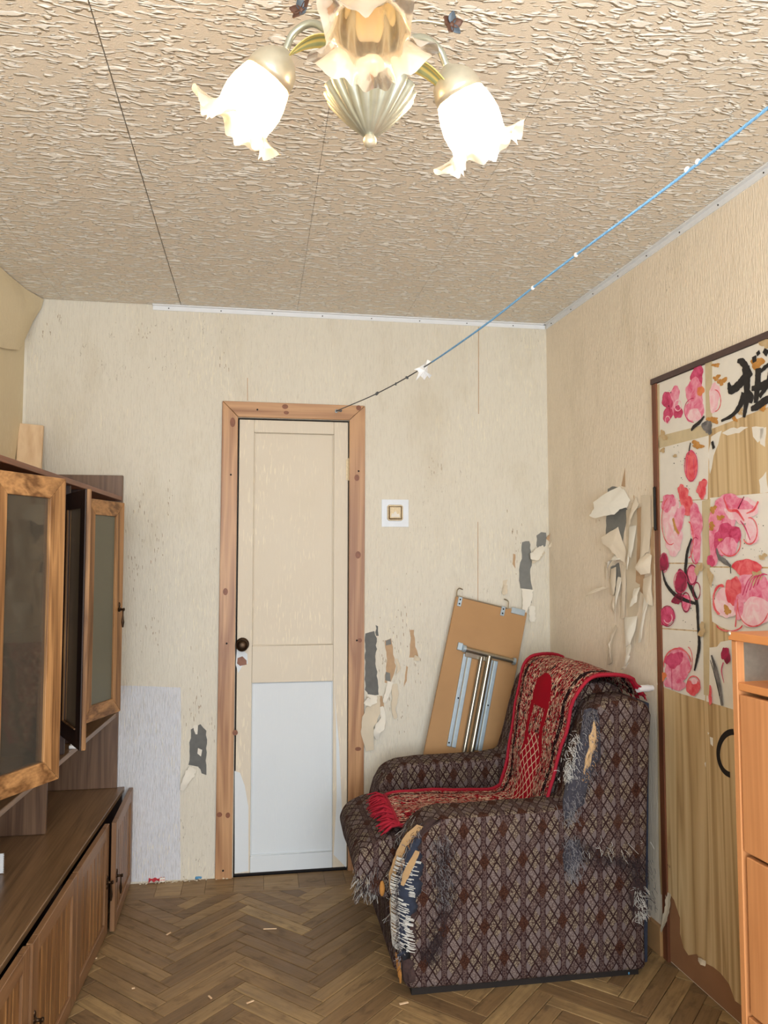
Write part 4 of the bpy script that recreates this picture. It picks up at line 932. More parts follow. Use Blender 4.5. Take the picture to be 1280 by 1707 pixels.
ribbon_arm2('exposed_foam', [(-.05, .12, .006), (-.045, .08, .006), (-.045, .045, .002)], MAT_ORANGE, .014); ribbon_arm2('exposed_foam', [(-.015, .11, .004), (-.012, .07, .005), (-.02, .04, .002)], MAT_ORANGE, .014)
wf = MB(); rg = random.Random(5)
for k in range(76):
    f = k / 75; z = .435 - .29 * f + rg.gauss(0, .003); x = FA(YN, z).x; s0 = .055 + .05 * f + rg.uniform(-.01, .01); s1 = (.034 if f < .4 else .016) + rg.uniform(-.014, .014)
    if .36 < f < .45: s0 *= .6
    e0 = FA(YN + s0, z - .007, .012); m0 = FA(YN + s0 * .6, z + .002, .022); m1 = FA(YN + s0 * .25, z + .003, .022); e1 = Vector((x + s1, YN - .017, z - .003)) if s1 > 0 else FA(YN - s1, z - .003, .016)
    wf.tube(crv([e0, m0, m1, e1], 7), .0016, 4, False)
for k in range(22):
    z = .26 - .11 * k / 21 + rg.gauss(0, .003); x = FA(YN, z).x; a_ = rg.uniform(.006, .016)
    wf.tube(crv([Vector((x + a_, YN - .012, z + .004)), Vector((x + a_ + .012, YN - .017, z)), Vector((x + a_ + .026, YN - .012, z - .006))], 5), .0014, 4, False)
wf.build('weft_threads', MAT_THREAD, chair, kind='stuff')
arm_src = lambda r: (FA(YN + r.choice((-.004, .0, .004, .015, .10, .13, .15)) + r.gauss(0, .008), r.uniform(.10, .54), .008), (-.5, -1, -.3))
fuzz('frayed_threads', MAT_THREADB, 300, arm_src, .045); fuzz('frayed_threads', MAT_THREADG, 160, arm_src, .05, rad=.0009); fuzz('frayed_threads', MAT_THREAD, 40, arm_src, .08, rad=.0008)
fuzz('frayed_threads', MAT_ORANGE, 40, lambda r: (FA(YN + .02 + r.gauss(0, .02), r.uniform(.40, .50), .01), (-.4, -1, 0)), .035)
fuzz('frayed_threads', MAT_THREADB, 620, poly_src([(735, 1400, 10), (745, 1450, 14), (742, 1500, 12), (728, 1560, 8), (712, 1600, 5)]), .045, rad=.0009)
fuzz('frayed_threads', MAT_THREADG, 200, poly_src([(735, 1395, 10), (740, 1450, 10), (735, 1510, 8)]), .04)
# sagging torn front of the seat
sfront = lambda r: (Vector((.342 + r.uniform(0, .07), YN + AT + r.uniform(-.024, .05), r.uniform(.26, .36))), (-.6, -1, -.6))
fuzz('frayed_threads', MAT_THREADB, 260, sfront, .05); fuzz('frayed_threads', MAT_THREAD, 80, sfront, .08, drop=.9); fuzz('frayed_threads', MAT_THREADG, 120, sfront, .06, drop=.8)
of = onY(637, 1482, YN + AT - .035); MB().ball(of, (.010, .008, .026), 10).build('exposed_foam', MAT_ORANGE, chair, smooth='all', jit=.004)

# ------------------------------------------------------------------ rug thrown over the chair
rug = empty('red_rug', (.9, 2.85, .46), 'narrow red patterned rug draped over the armchair back and seat', 'rug')
path = [(1.352, .905), (1.335, .945), (1.28, .975), (1.20, .982), (1.145, .968), (1.105, .91), (1.075, .80), (1.035, .63), (.998, .50), (.955, .472), (.88, .472), (.78, .478), (.66, .484), (.55, .482), (.49, .476)]
cp = crv([(x, 0, z) for x, z in path], 88); NU = 26
far = lambda f: float(np.interp(f, [0, .18, .3, .5, .62, 1], [3.235, 3.20, 3.17, 3.10, 3.045, 2.985])); nea = lambda f: float(np.interp(f, [0, .2, .35, .55, .7, 1], [2.60, 2.555, 2.575, 2.625, 2.66, 2.67]))
rv, ruv = [], []; s_acc = 0
for i, p in enumerate(cp):
    f = i / 88
    if i: s_acc += (cp[i] - cp[i - 1]).length
    tng = (cp[min(i + 1, 88)] - cp[max(i - 1, 0)]).normalized(); nrm = Vector((tng.z, 0, -tng.x))
    if nrm.z < 0 and abs(tng.z) < .5: nrm = -nrm
    if abs(tng.z) >= .5: nrm = Vector((-abs(nrm.x), 0, abs(nrm.z)))
    if i < 5: nrm = Vector((.6, 0, .8))
    for j in range(NU + 1):
        u = j / NU; y = nea(f) + (far(f) - nea(f)) * u + .006 * math.sin(s_acc * 40 + u * 3)
        wv = mnoise.noise(Vector((s_acc * 6, u * 4, 2.0))) * .010 + mnoise.noise(Vector((s_acc * 2, u * 7, 5.0))) * .008 + .006
        rv.append(Vector((p.x, y, p.z)) + nrm * (wv + .004)); ruv.append((u, s_acc))
mb = MB(); mb.add(rv, [(i * (NU + 1) + j, i * (NU + 1) + j + 1, (i + 1) * (NU + 1) + j + 1, (i + 1) * (NU + 1) + j) for i in range(88) for j in range(NU)]); mb.uv = ruv
mb.build('rug_field', MAT_RUG, rug, thick=.006, smooth='all')
for j in (0, NU):
    MB().tube([rv[i * (NU + 1) + j] + Vector((0, 0, .002)) for i in range(0, 89, 2)], .0065, 6).build('red_binding', MAT_RUGRED, rug, smooth='all')
def fringe(i, dirx, n, L, seed):
    rg = random.Random(seed); mb = MB()
    for k in range(n):
        u = rg.random(); j = u * NU; j0 = int(j); p = rv[i * (NU + 1) + j0].lerp(rv[i * (NU + 1) + min(j0 + 1, NU)], j - j0)
        d = Vector((dirx, rg.gauss(-.1, .35), rg.gauss(-.05, .2))).normalized(); ln = L * rg.uniform(.6, 1.1)
        mb.tube([p, p + d * ln * .5 + Vector((0, 0, .004)), p + d * ln + Vector((0, 0, -.012))], [.004, .0045, .001], 4, False)
    return mb.build('fringe', MAT_RUGRED, rug, kind='stuff')
fringe(88, -1, 150, .075, 2); fringe(0, .5, 80, .035, 3)
MB().tube([rv[88 * (NU + 1) + j] + Vector((0, 0, .003)) for j in range(0, NU + 1, 2)], .006, 6).build('red_binding', MAT_RUGRED, rug, smooth='all')
# white cap lying on the chair back
wcp = onY(1075, 1161, YN + .10); wcp.z = .936
wt = empty('white_tube', (wcp.x, wcp.y, .92), 'small white plastic tube lying on top of the armchair wing', 'tube')
MB().tube([wcp + Vector((-.028, 0, 0)), wcp + Vector((.02, .01, 0))], .0125, 14).build('tube_body', MAT_WHITE, wt, smooth=True); MB().tube([wcp + Vector((.02, .01, 0)), wcp + Vector((.036, .0135, 0))], .0105, 14).build('tube_cap', MAT_WHITE, wt, smooth=True)

# ------------------------------------------------------------------ folding table leaf behind the chair
tb = empty('folding_table', (.8, 3.47, 0), 'folded hardboard table leaf with steel legs leaning behind the armchair', 'table')
T0 = onY(762, 993, 3.49); T1 = onY(880, 1022, 3.49); ax = (T1 - T0).normalized(); W_ = (T1 - T0).length
dn = Vector((-ax.z * -1, 0, -ax.x)); dn = Vector((ax.z, 0, -ax.x)).normalized()     # down the leaf
lean = math.asin(.03); 
def TP(u, v, o=0.0):        # u across (m), v down from the top edge (m), o out of the board
    p = T0 + ax * u + dn * v; p.y = 3.515 - .115 * (v / 1.25) - o; return p
LL = T0.z / -dn.z - .004
LL = (T0.z - W_ * -ax.z * 0 - .0) / -dn.z
# trim so that its lowest corner stands on the floor
low = min(TP(0, LL).z, TP(W_, LL).z); LL -= max(0, -low + .001) / -dn.z
nb = Vector((0, -1, 0))
def tbox(u0, u1, v0, v1, o0, o1, nm, m, bev=.0015): return MB().prism([TP(u0, v0, o0), TP(u1, v0, o0), TP(u1, v1, o0), TP(u0, v1, o0)], nb * (o1 - o0)).build(nm, m, tb, bevel=bev, bseg=1)
tbox(0, W_, 0, LL, 0, .014, 'table_leaf', MAT_HARDB)
def puv(x, y):
    p = plane(x, y, (0, 1, 0), (0, 3.49, 0)) - T0; return p.dot(ax), p.dot(dn)
for (x, y) in ((767, 1003), (839, 1019)):
    u, v = puv(x, y); tbox(u - .010, u + .010, v - .022, v + .022, .014, .017, 'hinge_plate', MAT_ZINC)
    for dv in (-.010, .010): MB().ball(TP(u, v + dv, .0175), .004, 8).build('screw', MAT_BLACK, tb)
u, v = puv(866, 1020); tbox(u - .038, u + .03, v - .014, v + .014, .014, .018, 'hinge_plate', MAT_ZINC)
MB().tube([TP(.004, .002, .012), TP(W_ * .72, .002, .012)], .0035, 8).build('pivot_rod', MAT_STEEL, tb, smooth=True)
hk = [puv(*q) for q in ((762, 995), (763, 985), (767, 981), (773, 983))]; MB().tube(crv([TP(a_, b_, .012) for a_, b_ in hk], 10), .003, 6).build('wire_hook', MAT_STEEL, tb, smooth=True)
hk = [puv(*q) for q in ((848, 1015), (849, 1005), (847, 1001), (842, 999))]; MB().tube(crv([TP(a_, b_, .012) for a_, b_ in hk], 10), .003, 6).build('wire_hook', MAT_STEEL, tb, smooth=True)
q0, q1 = puv(771, 1080), puv(853, 1101); MB().tube([TP(*q0, .034), TP(*q1, .034)], .0115, 14).build('cross_tube', MAT_STEEL, tb, smooth=True)
for q in (q0, q1): MB().tube([TP(q[0] - .006, q[1], .034), TP(q[0] + .006, q[1], .034)], .017, 14).build('end_collar', MAT_ZINC, tb, smooth=True)
tbox(q0[0] - .030, q0[0] - .006, q0[1] - .022, q0[1] + .012, .014, .024, 'bracket', MAT_ZINC)
q2 = puv(800, 1096); tbox(q0[0] + .012, q2[0] + .02, q2[1] - .012, q2[1] + .010, .016, .026, 'bracket', MAT_STEEL)
def leg_(xy0, xy1, r, o): 
    a_, b_ = puv(*xy0), puv(*xy1); e = (b_[0] + (b_[0] - a_[0]) * .9, b_[1] + (b_[1] - a_[1]) * .9); MB().tube([TP(*a_, o), TP(*e, o)], r, 14).build('leg_tube', MAT_STEEL, tb, smooth=True)
leg_((799, 1094), (765, 1253), .0105, .036); leg_((812, 1092), (777, 1253), .0130, .040)
def rail_(xy0, xy1):
    a_, b_ = Vector(puv(*xy0)), Vector(puv(*xy1)); 
    for du, m_ in ((-.012, MAT_ZINC), (.012, MAT_ZINC)): MB().prism([TP(a_.x + du - .009, a_.y, .014), TP(a_.x + du + .009, a_.y, .014), TP(b_.x + du + .009, b_.y, .014), TP(b_.x + du - .009, b_.y, .014)], nb * .010).build('slide_rail', m_, tb, bevel=.002)
    MB().prism([TP(a_.x - .004, a_.y, .014), TP(a_.x + .004, a_.y, .014), TP(b_.x + .004, b_.y, .014), TP(b_.x - .004, b_.y, .014)], nb * .004).build('rail_groove', MAT_STEEL, tb)
rail_((778, 1090), (747, 1240)); rail_((821, 1100), (790, 1246))
for xy in ((760, 1161), (743, 1233), (809, 1173)): MB().ball(TP(*puv(*xy), .025), .004, 8).build('screw', MAT_BLACK, tb)
# ------------------------------------------------------------------ second door in the right wall
d2 = empty('door_2', RW(1.35, 0), 'door covered in peeling pine-print film on the right wall', 'door', kind='structure')
def rbox(u0, u1, z0, z1, o0, o1, nm, m, par=d2, bev=.001): return MB().prism([RW(u0, z0, o0), RW(u1, z0, o0), RW(u1, z1, o0), RW(u0, z1, o0)], RWN * (o1 - o0)).build(nm, m, par, bevel=bev, bseg=1)
U0, U1, ZT = .944, 1.80, 2.056
rbox(U0, U0 + .030, .0, ZT - .021, 0, .012, 'frame_post', MAT_FRAMEBR); rbox(U1, U1 + .03, .0, ZT - .03, 0, .012, 'frame_post', MAT_FRAMEBR)
rbox(U0 - .004, U1 + .034, ZT - .020, ZT, 0, .014, 'frame_head', MAT_FRAMEDK)
rbox(U0 + .033, U1 - .003, .006, ZT - .032, 0, .0050, 'door_leaf', MAT_HARDB_D)
rbox(U0 + .006, U0 + .020, 1.50, 1.66, .012, .020, 'hinge', MAT_BLACK, d2, .004); 
film = [(1096, 645), (1280, 566), (1300, 560), (1300, 1720), (1228, 1668), (1218, 1640), (1204, 1622), (1192, 1612), (1180, 1606), (1170, 1600), (1164, 1590), (1150, 1592), (1142, 1580), (1136, 1556), (1136, 1530), (1126, 1500), (1120, 1492), (1112, 1496), (1104, 1490), (1101, 1440), (1098, 1200)]
MB().prism([right(x, y, .0052) for x, y in film], RWN * .0008).build('pine_film', MAT_FILM, d2)
fl = flap('peeling_film', right, [(1118, 1488, .008, 9), (1120, 1510, .016, 7), (1117, 1530, .020, 6), (1109, 1552, .018, 2)], MAT_PAPERTAN, d2)
flap('peeling_film', right, [(1180, 1606, .008, 5), (1176, 1602, .016, 5), (1170, 1598, .014, 2)], MAT_PAPERTAN, d2)
def ring_mark(cx_, cy_, rx, ry, w, m, par, a0, a1, off):
    n = 22; P = [right(cx_ + rx * math.cos(R(a0 + (a1 - a0) * k / n)), cy_ + ry * math.sin(R(a0 + (a1 - a0) * k / n)), off) for k in range(n + 1)]
    sd = [RWN.cross(P[min(k + 1, n)] - P[max(k - 1, 0)]).normalized() * w for k in range(n + 1)]
    MB().ribbon(P, sd).build('soot_mark', m, par, thick=.0004)
ring_mark(1224, 1256, 24, 36, .009, MAT_DARK, d2, 100, 275, .0066)
for pts in ([(1186, 1228), (1191, 1230), (1191, 1244), (1187, 1240)], [(1182, 1220), (1185, 1222), (1183, 1225)], [(1177, 1272), (1179, 1270), (1179, 1279)]):
    flat_patch('white_scrap', pts, MAT_SHEET, d2, right, .0064, .0005)
for pts in ([(1270, 715), (1280, 712), (1278, 745), (1270, 740)], [(1188, 728), (1206, 718), (1200, 740), (1192, 760), (1186, 790), (1183, 760)], [(1206, 722), (1220, 714), (1250, 712), (1235, 722), (1215, 726)], [(1256, 712), (1276, 712), (1274, 730), (1266, 738), (1258, 728)], [(1268, 800), (1280, 786), (1284, 820), (1270, 822)]):
    flat_patch('white_scrap', pts, MAT_SHEET, d2, right, .0062, .0005, .003)
# loose plank and dark gap at the foot of the wall, behind the chair
pl_ = MB().prism([RW(.78, 0, .001), RW(.935, 0, .001), RW(.935, .10, .001), RW(.78, .10, .001)], RWN * .016)
tag(pl_.build('baseboard_right', MAT_HARDB, bevel=.002), 'short tan skirting board between armchair and film-covered door', 'skirting', kind='structure')

# ------------------------------------------------------------------ watercolour of blossoms on joined sheets
art = empty('blossom_painting', RW(1.2, 1.1, .006), 'watercolour of pink blossoms with a black brush character on taped paper sheets', 'painting')
sheets = [[(1098, 640), (1183, 606), (1184, 708), (1101, 734)], [(1184, 605), (1300, 559), (1300, 672), (1187, 716)], [(1100, 737), (1184, 714), (1183, 790), (1182, 832), (1098, 836)],
          [(1098, 838), (1182, 833), (1182, 938), (1100, 938)], [(1186, 830), (1266, 823), (1300, 820), (1300, 945), (1184, 944)], [(1100, 940), (1182, 940), (1182, 1052), (1098, 1046)],
          [(1184, 946), (1300, 948), (1300, 1062), (1222, 1052), (1206, 1046), (1190, 1036)], [(1098, 1048), (1182, 1054), (1178, 1168), (1140, 1157), (1097, 1141)], [(1181, 1080), (1198, 1078), (1204, 1070), (1224, 1066), (1230, 1184), (1180, 1169)]]
sh = [flat_patch('paper_sheet', pts, MAT_SHEET, art, right, .0064 + .0002 * (i % 2), .0004) for i, pts in enumerate(sheets)]
for pts in ([(1098, 728), (1185, 706), (1185, 726), (1099, 748)], [(1178, 606), (1190, 602), (1190, 720), (1180, 722)], [(1097, 642), (1102, 640), (1104, 1140), (1098, 1138)], [(1173, 835), (1187, 832), (1185, 1160), (1176, 1158)]):
    flat_patch('tape_strip', pts, MAT_TAPE, art, right, .0068, .0003)
lay = [0]; INKW = [.0017]
def paint(nm, pts, m, par=art, step=True):
    lay[0] += 1; return flat_patch(nm, pts, m, par, right, .0071 + .00005 * lay[0], .0003)
def blob(cx_, cy_, rx, ry, m, seed=0, k=.12, n=30, a0=0, nm='painted_petal'):
    rg = random.Random(seed); ph = [rg.uniform(0, 6.28) for _ in range(4)]; pts = []
    for i in range(n):
        th = 2 * math.pi * i / n; r_ = 1 + k * math.sin(2 * th + ph[0]) + k * .7 * math.sin(3 * th + ph[1]) + k * .5 * math.sin(5 * th + ph[2]) + k * .3 * math.sin(9 * th + ph[3])
        x, y = rx * r_ * math.cos(th), ry * r_ * math.sin(th); pts.append((cx_ + x * math.cos(a0) - y * math.sin(a0), cy_ + x * math.sin(a0) + y * math.cos(a0)))
    return paint(nm, pts, m)
def stroke(pts, ws, m, nm='ink_stroke', n=None):
    lay[0] += 1; n = n or 6 * len(pts); P = crv([right(x, y, .0074 + .00005 * lay[0]) for x, y in pts], n)
    w = np.interp(np.linspace(0, len(pts) - 1, n + 1), range(len(pts)), ws)
    sd = [RWN.cross(P[min(k + 1, n)] - P[max(k - 1, 0)]).normalized() * float(w[k]) * (INKW[0] if m is P_INK else .00175) * random.uniform(.88, 1.1) for k in range(n + 1)]
    MB().ribbon(P, sd).build(nm, m, art, thick=.0002)
def ol(cx_, cy_, rx, ry, m, w=1.2, a0=0, a1=360, tilt=0):     # brushed outline
    pts = []
    for i in range(13):
        th = R(a0 + (a1 - a0) * i / 12); x, y = rx * math.cos(th), ry * math.sin(th); pts.append((cx_ + x * math.cos(tilt) - y * math.sin(tilt), cy_ + x * math.sin(tilt) + y * math.cos(tilt)))
    stroke(pts, [w * (.5 + .5 * abs(math.sin(i * 1.3))) for i in range(13)], m, 'brush_outline')
# top left sheet
blob(1125, 668, 9, 27, P_PINK, 1, .12, a0=.25); blob(1115, 668, 9, 14, P_MAG, 2); blob(1116, 692, 7, 14, P_MAG, 3, a0=.3); blob(1133, 687, 7, 12, P_MAG, 4); ol(1133, 676, 6, 9, P_PALE, 1.2); ol(1116, 700, 4, 6, P_PALE, .9)
blob(1165, 628, 11, 18, P_MAG, 5); blob(1161, 655, 16, 22, P_PINK, 6); blob(1160, 684, 15, 20, P_PINK, 7); blob(1161, 692, 10, 12, P_PALE, 8); ol(1160, 684, 16, 20, P_MAG, 1.1, 90, 270); blob(1171, 652, 6, 8, P_ORANGE, 9)
blob(1194, 662, 9, 24, P_PALE, 10); ol(1195, 668, 10, 18, P_CORAL, 1.1, -90, 90); blob(1207, 636, 7, 6, P_OCHRE, 11, .3); blob(1198, 630, 5, 5, P_OCHRE, 12, .3); blob(1197, 609, 5, 4, P_OCHRE, 13, .3); blob(1192, 700, 8, 6, P_OCHRE, 14, .3); blob(1228, 698, 4, 5, P_OCHRE, 15, .3); blob(1266, 606, 9, 11, P_OCHRE, 16, .25); blob(1276, 680, 5, 6, P_OCHRE, 17, .3); blob(1278, 572, 8, 9, P_STAIN, 18, .25); blob(1238, 686, 5, 5, P_STAIN, 19, .3)
INKW[0] = .0024
# the brush character (tree radical, then the part running out of view)
stroke([(1233, 602), (1240, 603), (1247, 612), (1247, 622)], [2, 5, 5, 4], P_INK); stroke([(1218, 638), (1222, 650), (1232, 645), (1246, 630), (1256, 618)], [2, 6, 6, 7, 6], P_INK)
stroke([(1247, 612), (1249, 640), (1248, 670), (1244, 696)], [7, 6, 5, 2.5], P_INK); stroke([(1244, 655), (1238, 675), (1225, 692), (1206, 702)], [5, 4.5, 3, 1.5], P_INK); stroke([(1250, 652), (1256, 662), (1254, 672)], [3, 5, 4], P_INK)
stroke([(1261, 594), (1262, 604)], [4, 3.5], P_INK); stroke([(1267, 586), (1269, 592)], [3, 3], P_INK); stroke([(1277, 584), (1284, 590)], [3, 4], P_INK)
stroke([(1268, 614), (1267, 640), (1264, 672)], [5, 5, 4], P_INK); stroke([(1257, 648), (1268, 646), (1282, 640), (1296, 634)], [3, 5, 5, 4], P_INK); stroke([(1288, 606), (1278, 614), (1272, 620)], [2.5, 3, 2], P_INK)
stroke([(1256, 682), (1266, 678), (1280, 668), (1296, 662)], [3, 5, 5, 4], P_INK); stroke([(1290, 612), (1284, 640), (1270, 662)], [4, 4, 3], P_INK)
INKW[0] = .0017
# branch, bud and flowers down the left column
stroke([(1178, 694), (1170, 704), (1160, 712), (1156, 718)], [2, 4, 4, 2], P_INK); blob(1183, 712, 7, 13, P_GREYINK, 21, .2); stroke([(1155, 738), (1153, 748), (1152, 758)], [1.5, 2, 1.2], P_INK); stroke([(1191, 736), (1194, 748)], [3.5, 4], P_INK)
blob(1166, 742, 9, 6, P_OCHRE, 22, .3); blob(1109, 726, 6, 7, P_STAIN, 23, .3); blob(1108, 751, 5, 3, P_STAIN, 24, .3); blob(1129, 760, 3, 3, P_STAIN, 25)
blob(1156, 777, 11, 25, P_CORAL, 26, .07); ol(1156, 777, 11, 25, P_MAG, 1.2); stroke([(1150, 762), (1148, 790)], [.8, 1], P_MAG); stroke([(1160, 765), (1162, 792)], [.8, .9], P_MAG)
blob(1174, 815, 9, 14, P_CORAL, 27, .2); blob(1142, 818, 8, 10, P_CORAL, 28, .2)
blob(1122, 860, 14, 34, P_PALE, 29, .12); blob(1118, 838, 12, 14, P_PINK, 30, .15); blob(1148, 838, 10, 26, P_CORAL, 31, .15, a0=-.2); blob(1164, 870, 10, 32, P_PINK, 32, .1); blob(1128, 905, 14, 20, P_PALE, 33, .15); ol(1122, 868, 15, 40, P_CORAL, 1.3, 70, 250); blob(1136, 866, 9, 22, P_PINK, 34, .2); stroke([(1126, 864), (1130, 880), (1136, 890)], [3, 4, 2.5], P_OCHRE, 'ochre_dab'); ol(1152, 900, 8, 30, P_CORAL, 1.5, -90, 90)
blob(1166, 912, 7, 26, P_PINK, 35, .12); ol(1164, 918, 8, 22, P_MAG, 1.4, 60, 300)
stroke([(1157, 898), (1150, 920), (1148, 938), (1147, 952), (1152, 970), (1160, 988), (1166, 1005), (1168, 1040), (1170, 1075), (1166, 1100), (1162, 1118)], [2.5, 4, 4.5, 4.5, 5, 5.5, 5, 4, 4.5, 4, 2], P_INK, n=70)
blob(1111, 938, 7, 16, P_WINE, 36, .12); ol(1111, 938, 7, 16, P_MAG, 1.0); stroke([(1108, 950), (1114, 972), (1128, 990), (1146, 1000), (1164, 1006)], [2.5, 4, 4.5, 4, 3], P_INK, n=40)
blob(1139, 970, 11, 18, P_WINE, 37, .12); blob(1158, 958, 8, 16, P_PINK, 38, .1); ol(1158, 958, 8, 16, P_WINE, 1.8); blob(1148, 1004, 8, 15, P_PINK, 39, .12); ol(1148, 1004, 7, 16, P_WINE, 1.5); blob(1134, 998, 8, 10, P_WINE, 40, .2); ol(1166, 985, 6, 14, P_WINE, 1.4); ol(1139, 970, 11, 18, P_MAG, 1.3)
blob(1116, 1027, 12, 17, P_MAG, 41, .1); ol(1117, 1027, 12, 17, P_WINE, 1.0); ol(1118, 1030, 7, 9, P_PALE, 1.2, -40, 160)
blob(1134, 1110, 22, 28, P_PINK, 42, .07); blob(1130, 1140, 18, 10, P_PINK, 43, .12); blob(1128, 1100, 14, 14, P_MAG, 44, .15); ol(1134, 1108, 23, 27, P_CORAL, 1.8, 170, 350); stroke([(1124, 1105), (1125, 1150)], [1, 1.2], P_MAG); ol(1150, 1100, 9, 22, P_CORAL, 1.1, -80, 80)
blob(1160, 1146, 11, 14, P_CORAL, 45, .1); ol(1161, 1142, 11, 15, P_CORAL, 1.4); blob(1162, 1135, 6, 5, P_PALE, 46, .1); blob(1109, 1128, 5, 9, P_ORANGE, 47, .2)
# right column
blob(1210, 860, 24, 28, P_PINK, 48, .12); blob(1196, 900, 9, 42, P_PINK, 49, .08); blob(1216, 898, 22, 26, P_MAG, 50, .15); blob(1240, 850, 24, 24, P_PALE, 51, .18); blob(1228, 838, 28, 12, P_PINK, 52, .2); blob(1218, 912, 18, 14, P_PINK, 53, .12); blob(1258, 886, 12, 20, P_PALE, 54, .15); blob(1190, 935, 6, 10, P_MAG, 55, .15)
stroke([(1212, 830), (1220, 850), (1234, 852), (1246, 868)], [1, 2.4, 2.6, 1.5], P_CORAL); stroke([(1246, 828), (1236, 848)], [1, 1.2], P_WINE); ol(1255, 885, 13, 22, P_CORAL, 1.4, -100, 140); ol(1222, 905, 18, 22, P_CORAL, 1.5, -20, 150); stroke([(1240, 868), (1248, 880), (1256, 900)], [1, 1.5, 1], P_MAG); stroke([(1270, 836), (1262, 850), (1250, 856)], [2, 2.2, 1], P_CORAL)
for x, y, a, b in ((1194, 849, 6, 5), (1206, 863, 5, 5), (1192, 877, 5, 6), (1206, 900, 3, 3)): blob(x, y, a, b, P_OCHRE, x, .3)
stroke([(1200, 914), (1204, 928), (1214, 936), (1224, 944)], [1.5, 5, 5, 2], P_GREYINK); stroke([(1223, 944), (1224, 956)], [1, 1], P_INK)
blob(1252, 948, 24, 16, P_CORAL, 56, .1); blob(1262, 985, 30, 30, P_PINK, 57, .08); blob(1266, 1020, 28, 24, P_PALE, 58, .08); blob(1216, 1005, 19, 28, P_PALE, 59, .1); blob(1228, 985, 12, 26, P_CORAL, 60, .12); blob(1238, 1010, 8, 22, P_PINK, 61, .1); ol(1208, 1000, 13, 24, P_CORAL, 3.0, 100, 290); ol(1222, 1040, 22, 12, P_CORAL, 1.5, 10, 170); ol(1262, 1010, 26, 34, P_CORAL, 1.2, 20, 190); stroke([(1236, 998), (1232, 1045)], [1, 1.6], P_CORAL)
for k in range(5): stroke([(1244 + 6 * k, 992 - 4 * k), (1252 + 6 * k, 970 - 3 * k), (1262 + 6 * k, 958)], [1.2, 1.4, .7], P_MAG)
blob(1218, 1017, 6, 7, P_OCHRE, 62, .25); blob(1266, 962, 9, 11, P_STAIN, 63, .3); blob(1278, 928, 6, 5, P_STAIN, 64, .3); blob(1170, 948, 6, 9, P_STAIN, 65, .3); blob(1190, 962, 4, 14, P_STAIN, 66, .3)
stroke([(1192, 1092), (1198, 1112), (1204, 1140), (1210, 1176)], [2, 5, 5.5, 3.5], P_GREYINK, n=30); stroke([(1190, 1100), (1196, 1120), (1206, 1160)], [.8, 1, 1.5], P_INK); blob(1216, 1092, 7, 14, P_WINE, 67, .15); stroke([(1212, 1104), (1209, 1118), (1213, 1138)], [1.5, 1.5, .6], P_MAG); blob(1190, 1160, 3, 14, P_CORAL, 68, .2); blob(1176, 1050, 6, 10, P_STAIN, 69, .3)
sp = MB()
for _ in range(120):
    x, y = random.choice(((1138, 762), (1145, 800), (1262, 900), (1250, 880), (1195, 990), (1150, 1030), (1240, 600), (1120, 640), (1230, 870))); x += random.gauss(0, 9); y += random.gauss(0, 20); r_ = random.uniform(.4, 1.1)
    if 1106 < x < 1176 and 640 < y < 1130 or 1188 < x < 1280 and 834 < y < 1040: sp.prism([right(x + r_ * math.cos(k * 1.57), y + r_ * math.sin(k * 1.57), .0073) for k in range(4)], RWN * .0002)
sp.build('ink_spatter', P_INK, art, kind='stuff')

# ------------------------------------------------------------------ beech-look storage unit at the right edge
ROT = R(4.6); SO = Vector((1.125, 1.712, 0))
su = empty('beech_shelf_unit', SO, 'orange beech laminate storage unit with open top shelf and doors', 'shelf unit')
sa = Vector((math.sin(ROT), -math.cos(ROT), 0)); sd_ = Vector((math.cos(ROT), math.sin(ROT), 0))      # along the front (towards viewer), into the depth
def sbox(a0, a1, d0, d1, z0, z1, nm, m, par=su, bev=.0015): 
    P = [SO + sa * a + sd_ * d + Vector((0, 0, z0)) for a, d in ((a0, d0), (a1, d0), (a1, d1), (a0, d1))]; return MB().prism(P, (0, 0, z1 - z0)).build(nm, m, par, bevel=bev, bseg=1)
SD, SWd, SH = .285, .80, 1.224
sbox(0, .018, 0, SD, 0, SH - .020, 'side_panel', MAT_BEECH); sbox(SWd - .018, SWd, 0, SD, 0, SH - .020, 'side_panel', MAT_BEECH)
sbox(-.003, SWd + .003, -.006, SD, SH - .0195, SH, 'top_board', MAT_BEECH_E); sbox(.0185, SWd - .0185, .002, SD - .008, 1.088, 1.106, 'shelf_board', MAT_BEECH_E)
sbox(.0185, SWd - .0185, .004, SD - .008, .03, .048, 'bottom_board', MAT_BEECH); sbox(.0185, SWd - .0185, SD - .007, SD - .002, .03, SH - .021, 'back_panel', MAT_BEECH)
sbox(.0185, .0195, .02, .12, 1.108, SH - .022, 'grey_lining', MAT_SILVERG, su, 0)
sbox(.022, .40, .002, .018, .716, 1.078, 'cabinet_door', MAT_BEECH); sbox(.404, SWd - .022, .002, .018, .716, 1.078, 'cabinet_door', MAT_BEECH)
sbox(.030, .40, .002, .018, .352, .706, 'cabinet_door', MAT_BEECH); sbox(.404, SWd - .022, .002, .018, .352, .706, 'cabinet_door', MAT_BEECH); sbox(.022, SWd - .022, .002, .018, .05, .342, 'drawer_front', MAT_BEECH)
MB().ball(SO + Vector((0, 0, SH - .004)) + sa * .002 + sd_ * -.004, (.006, .006, .006), 8).build('corner_cap', MAT_CHAMP, su, smooth='all')

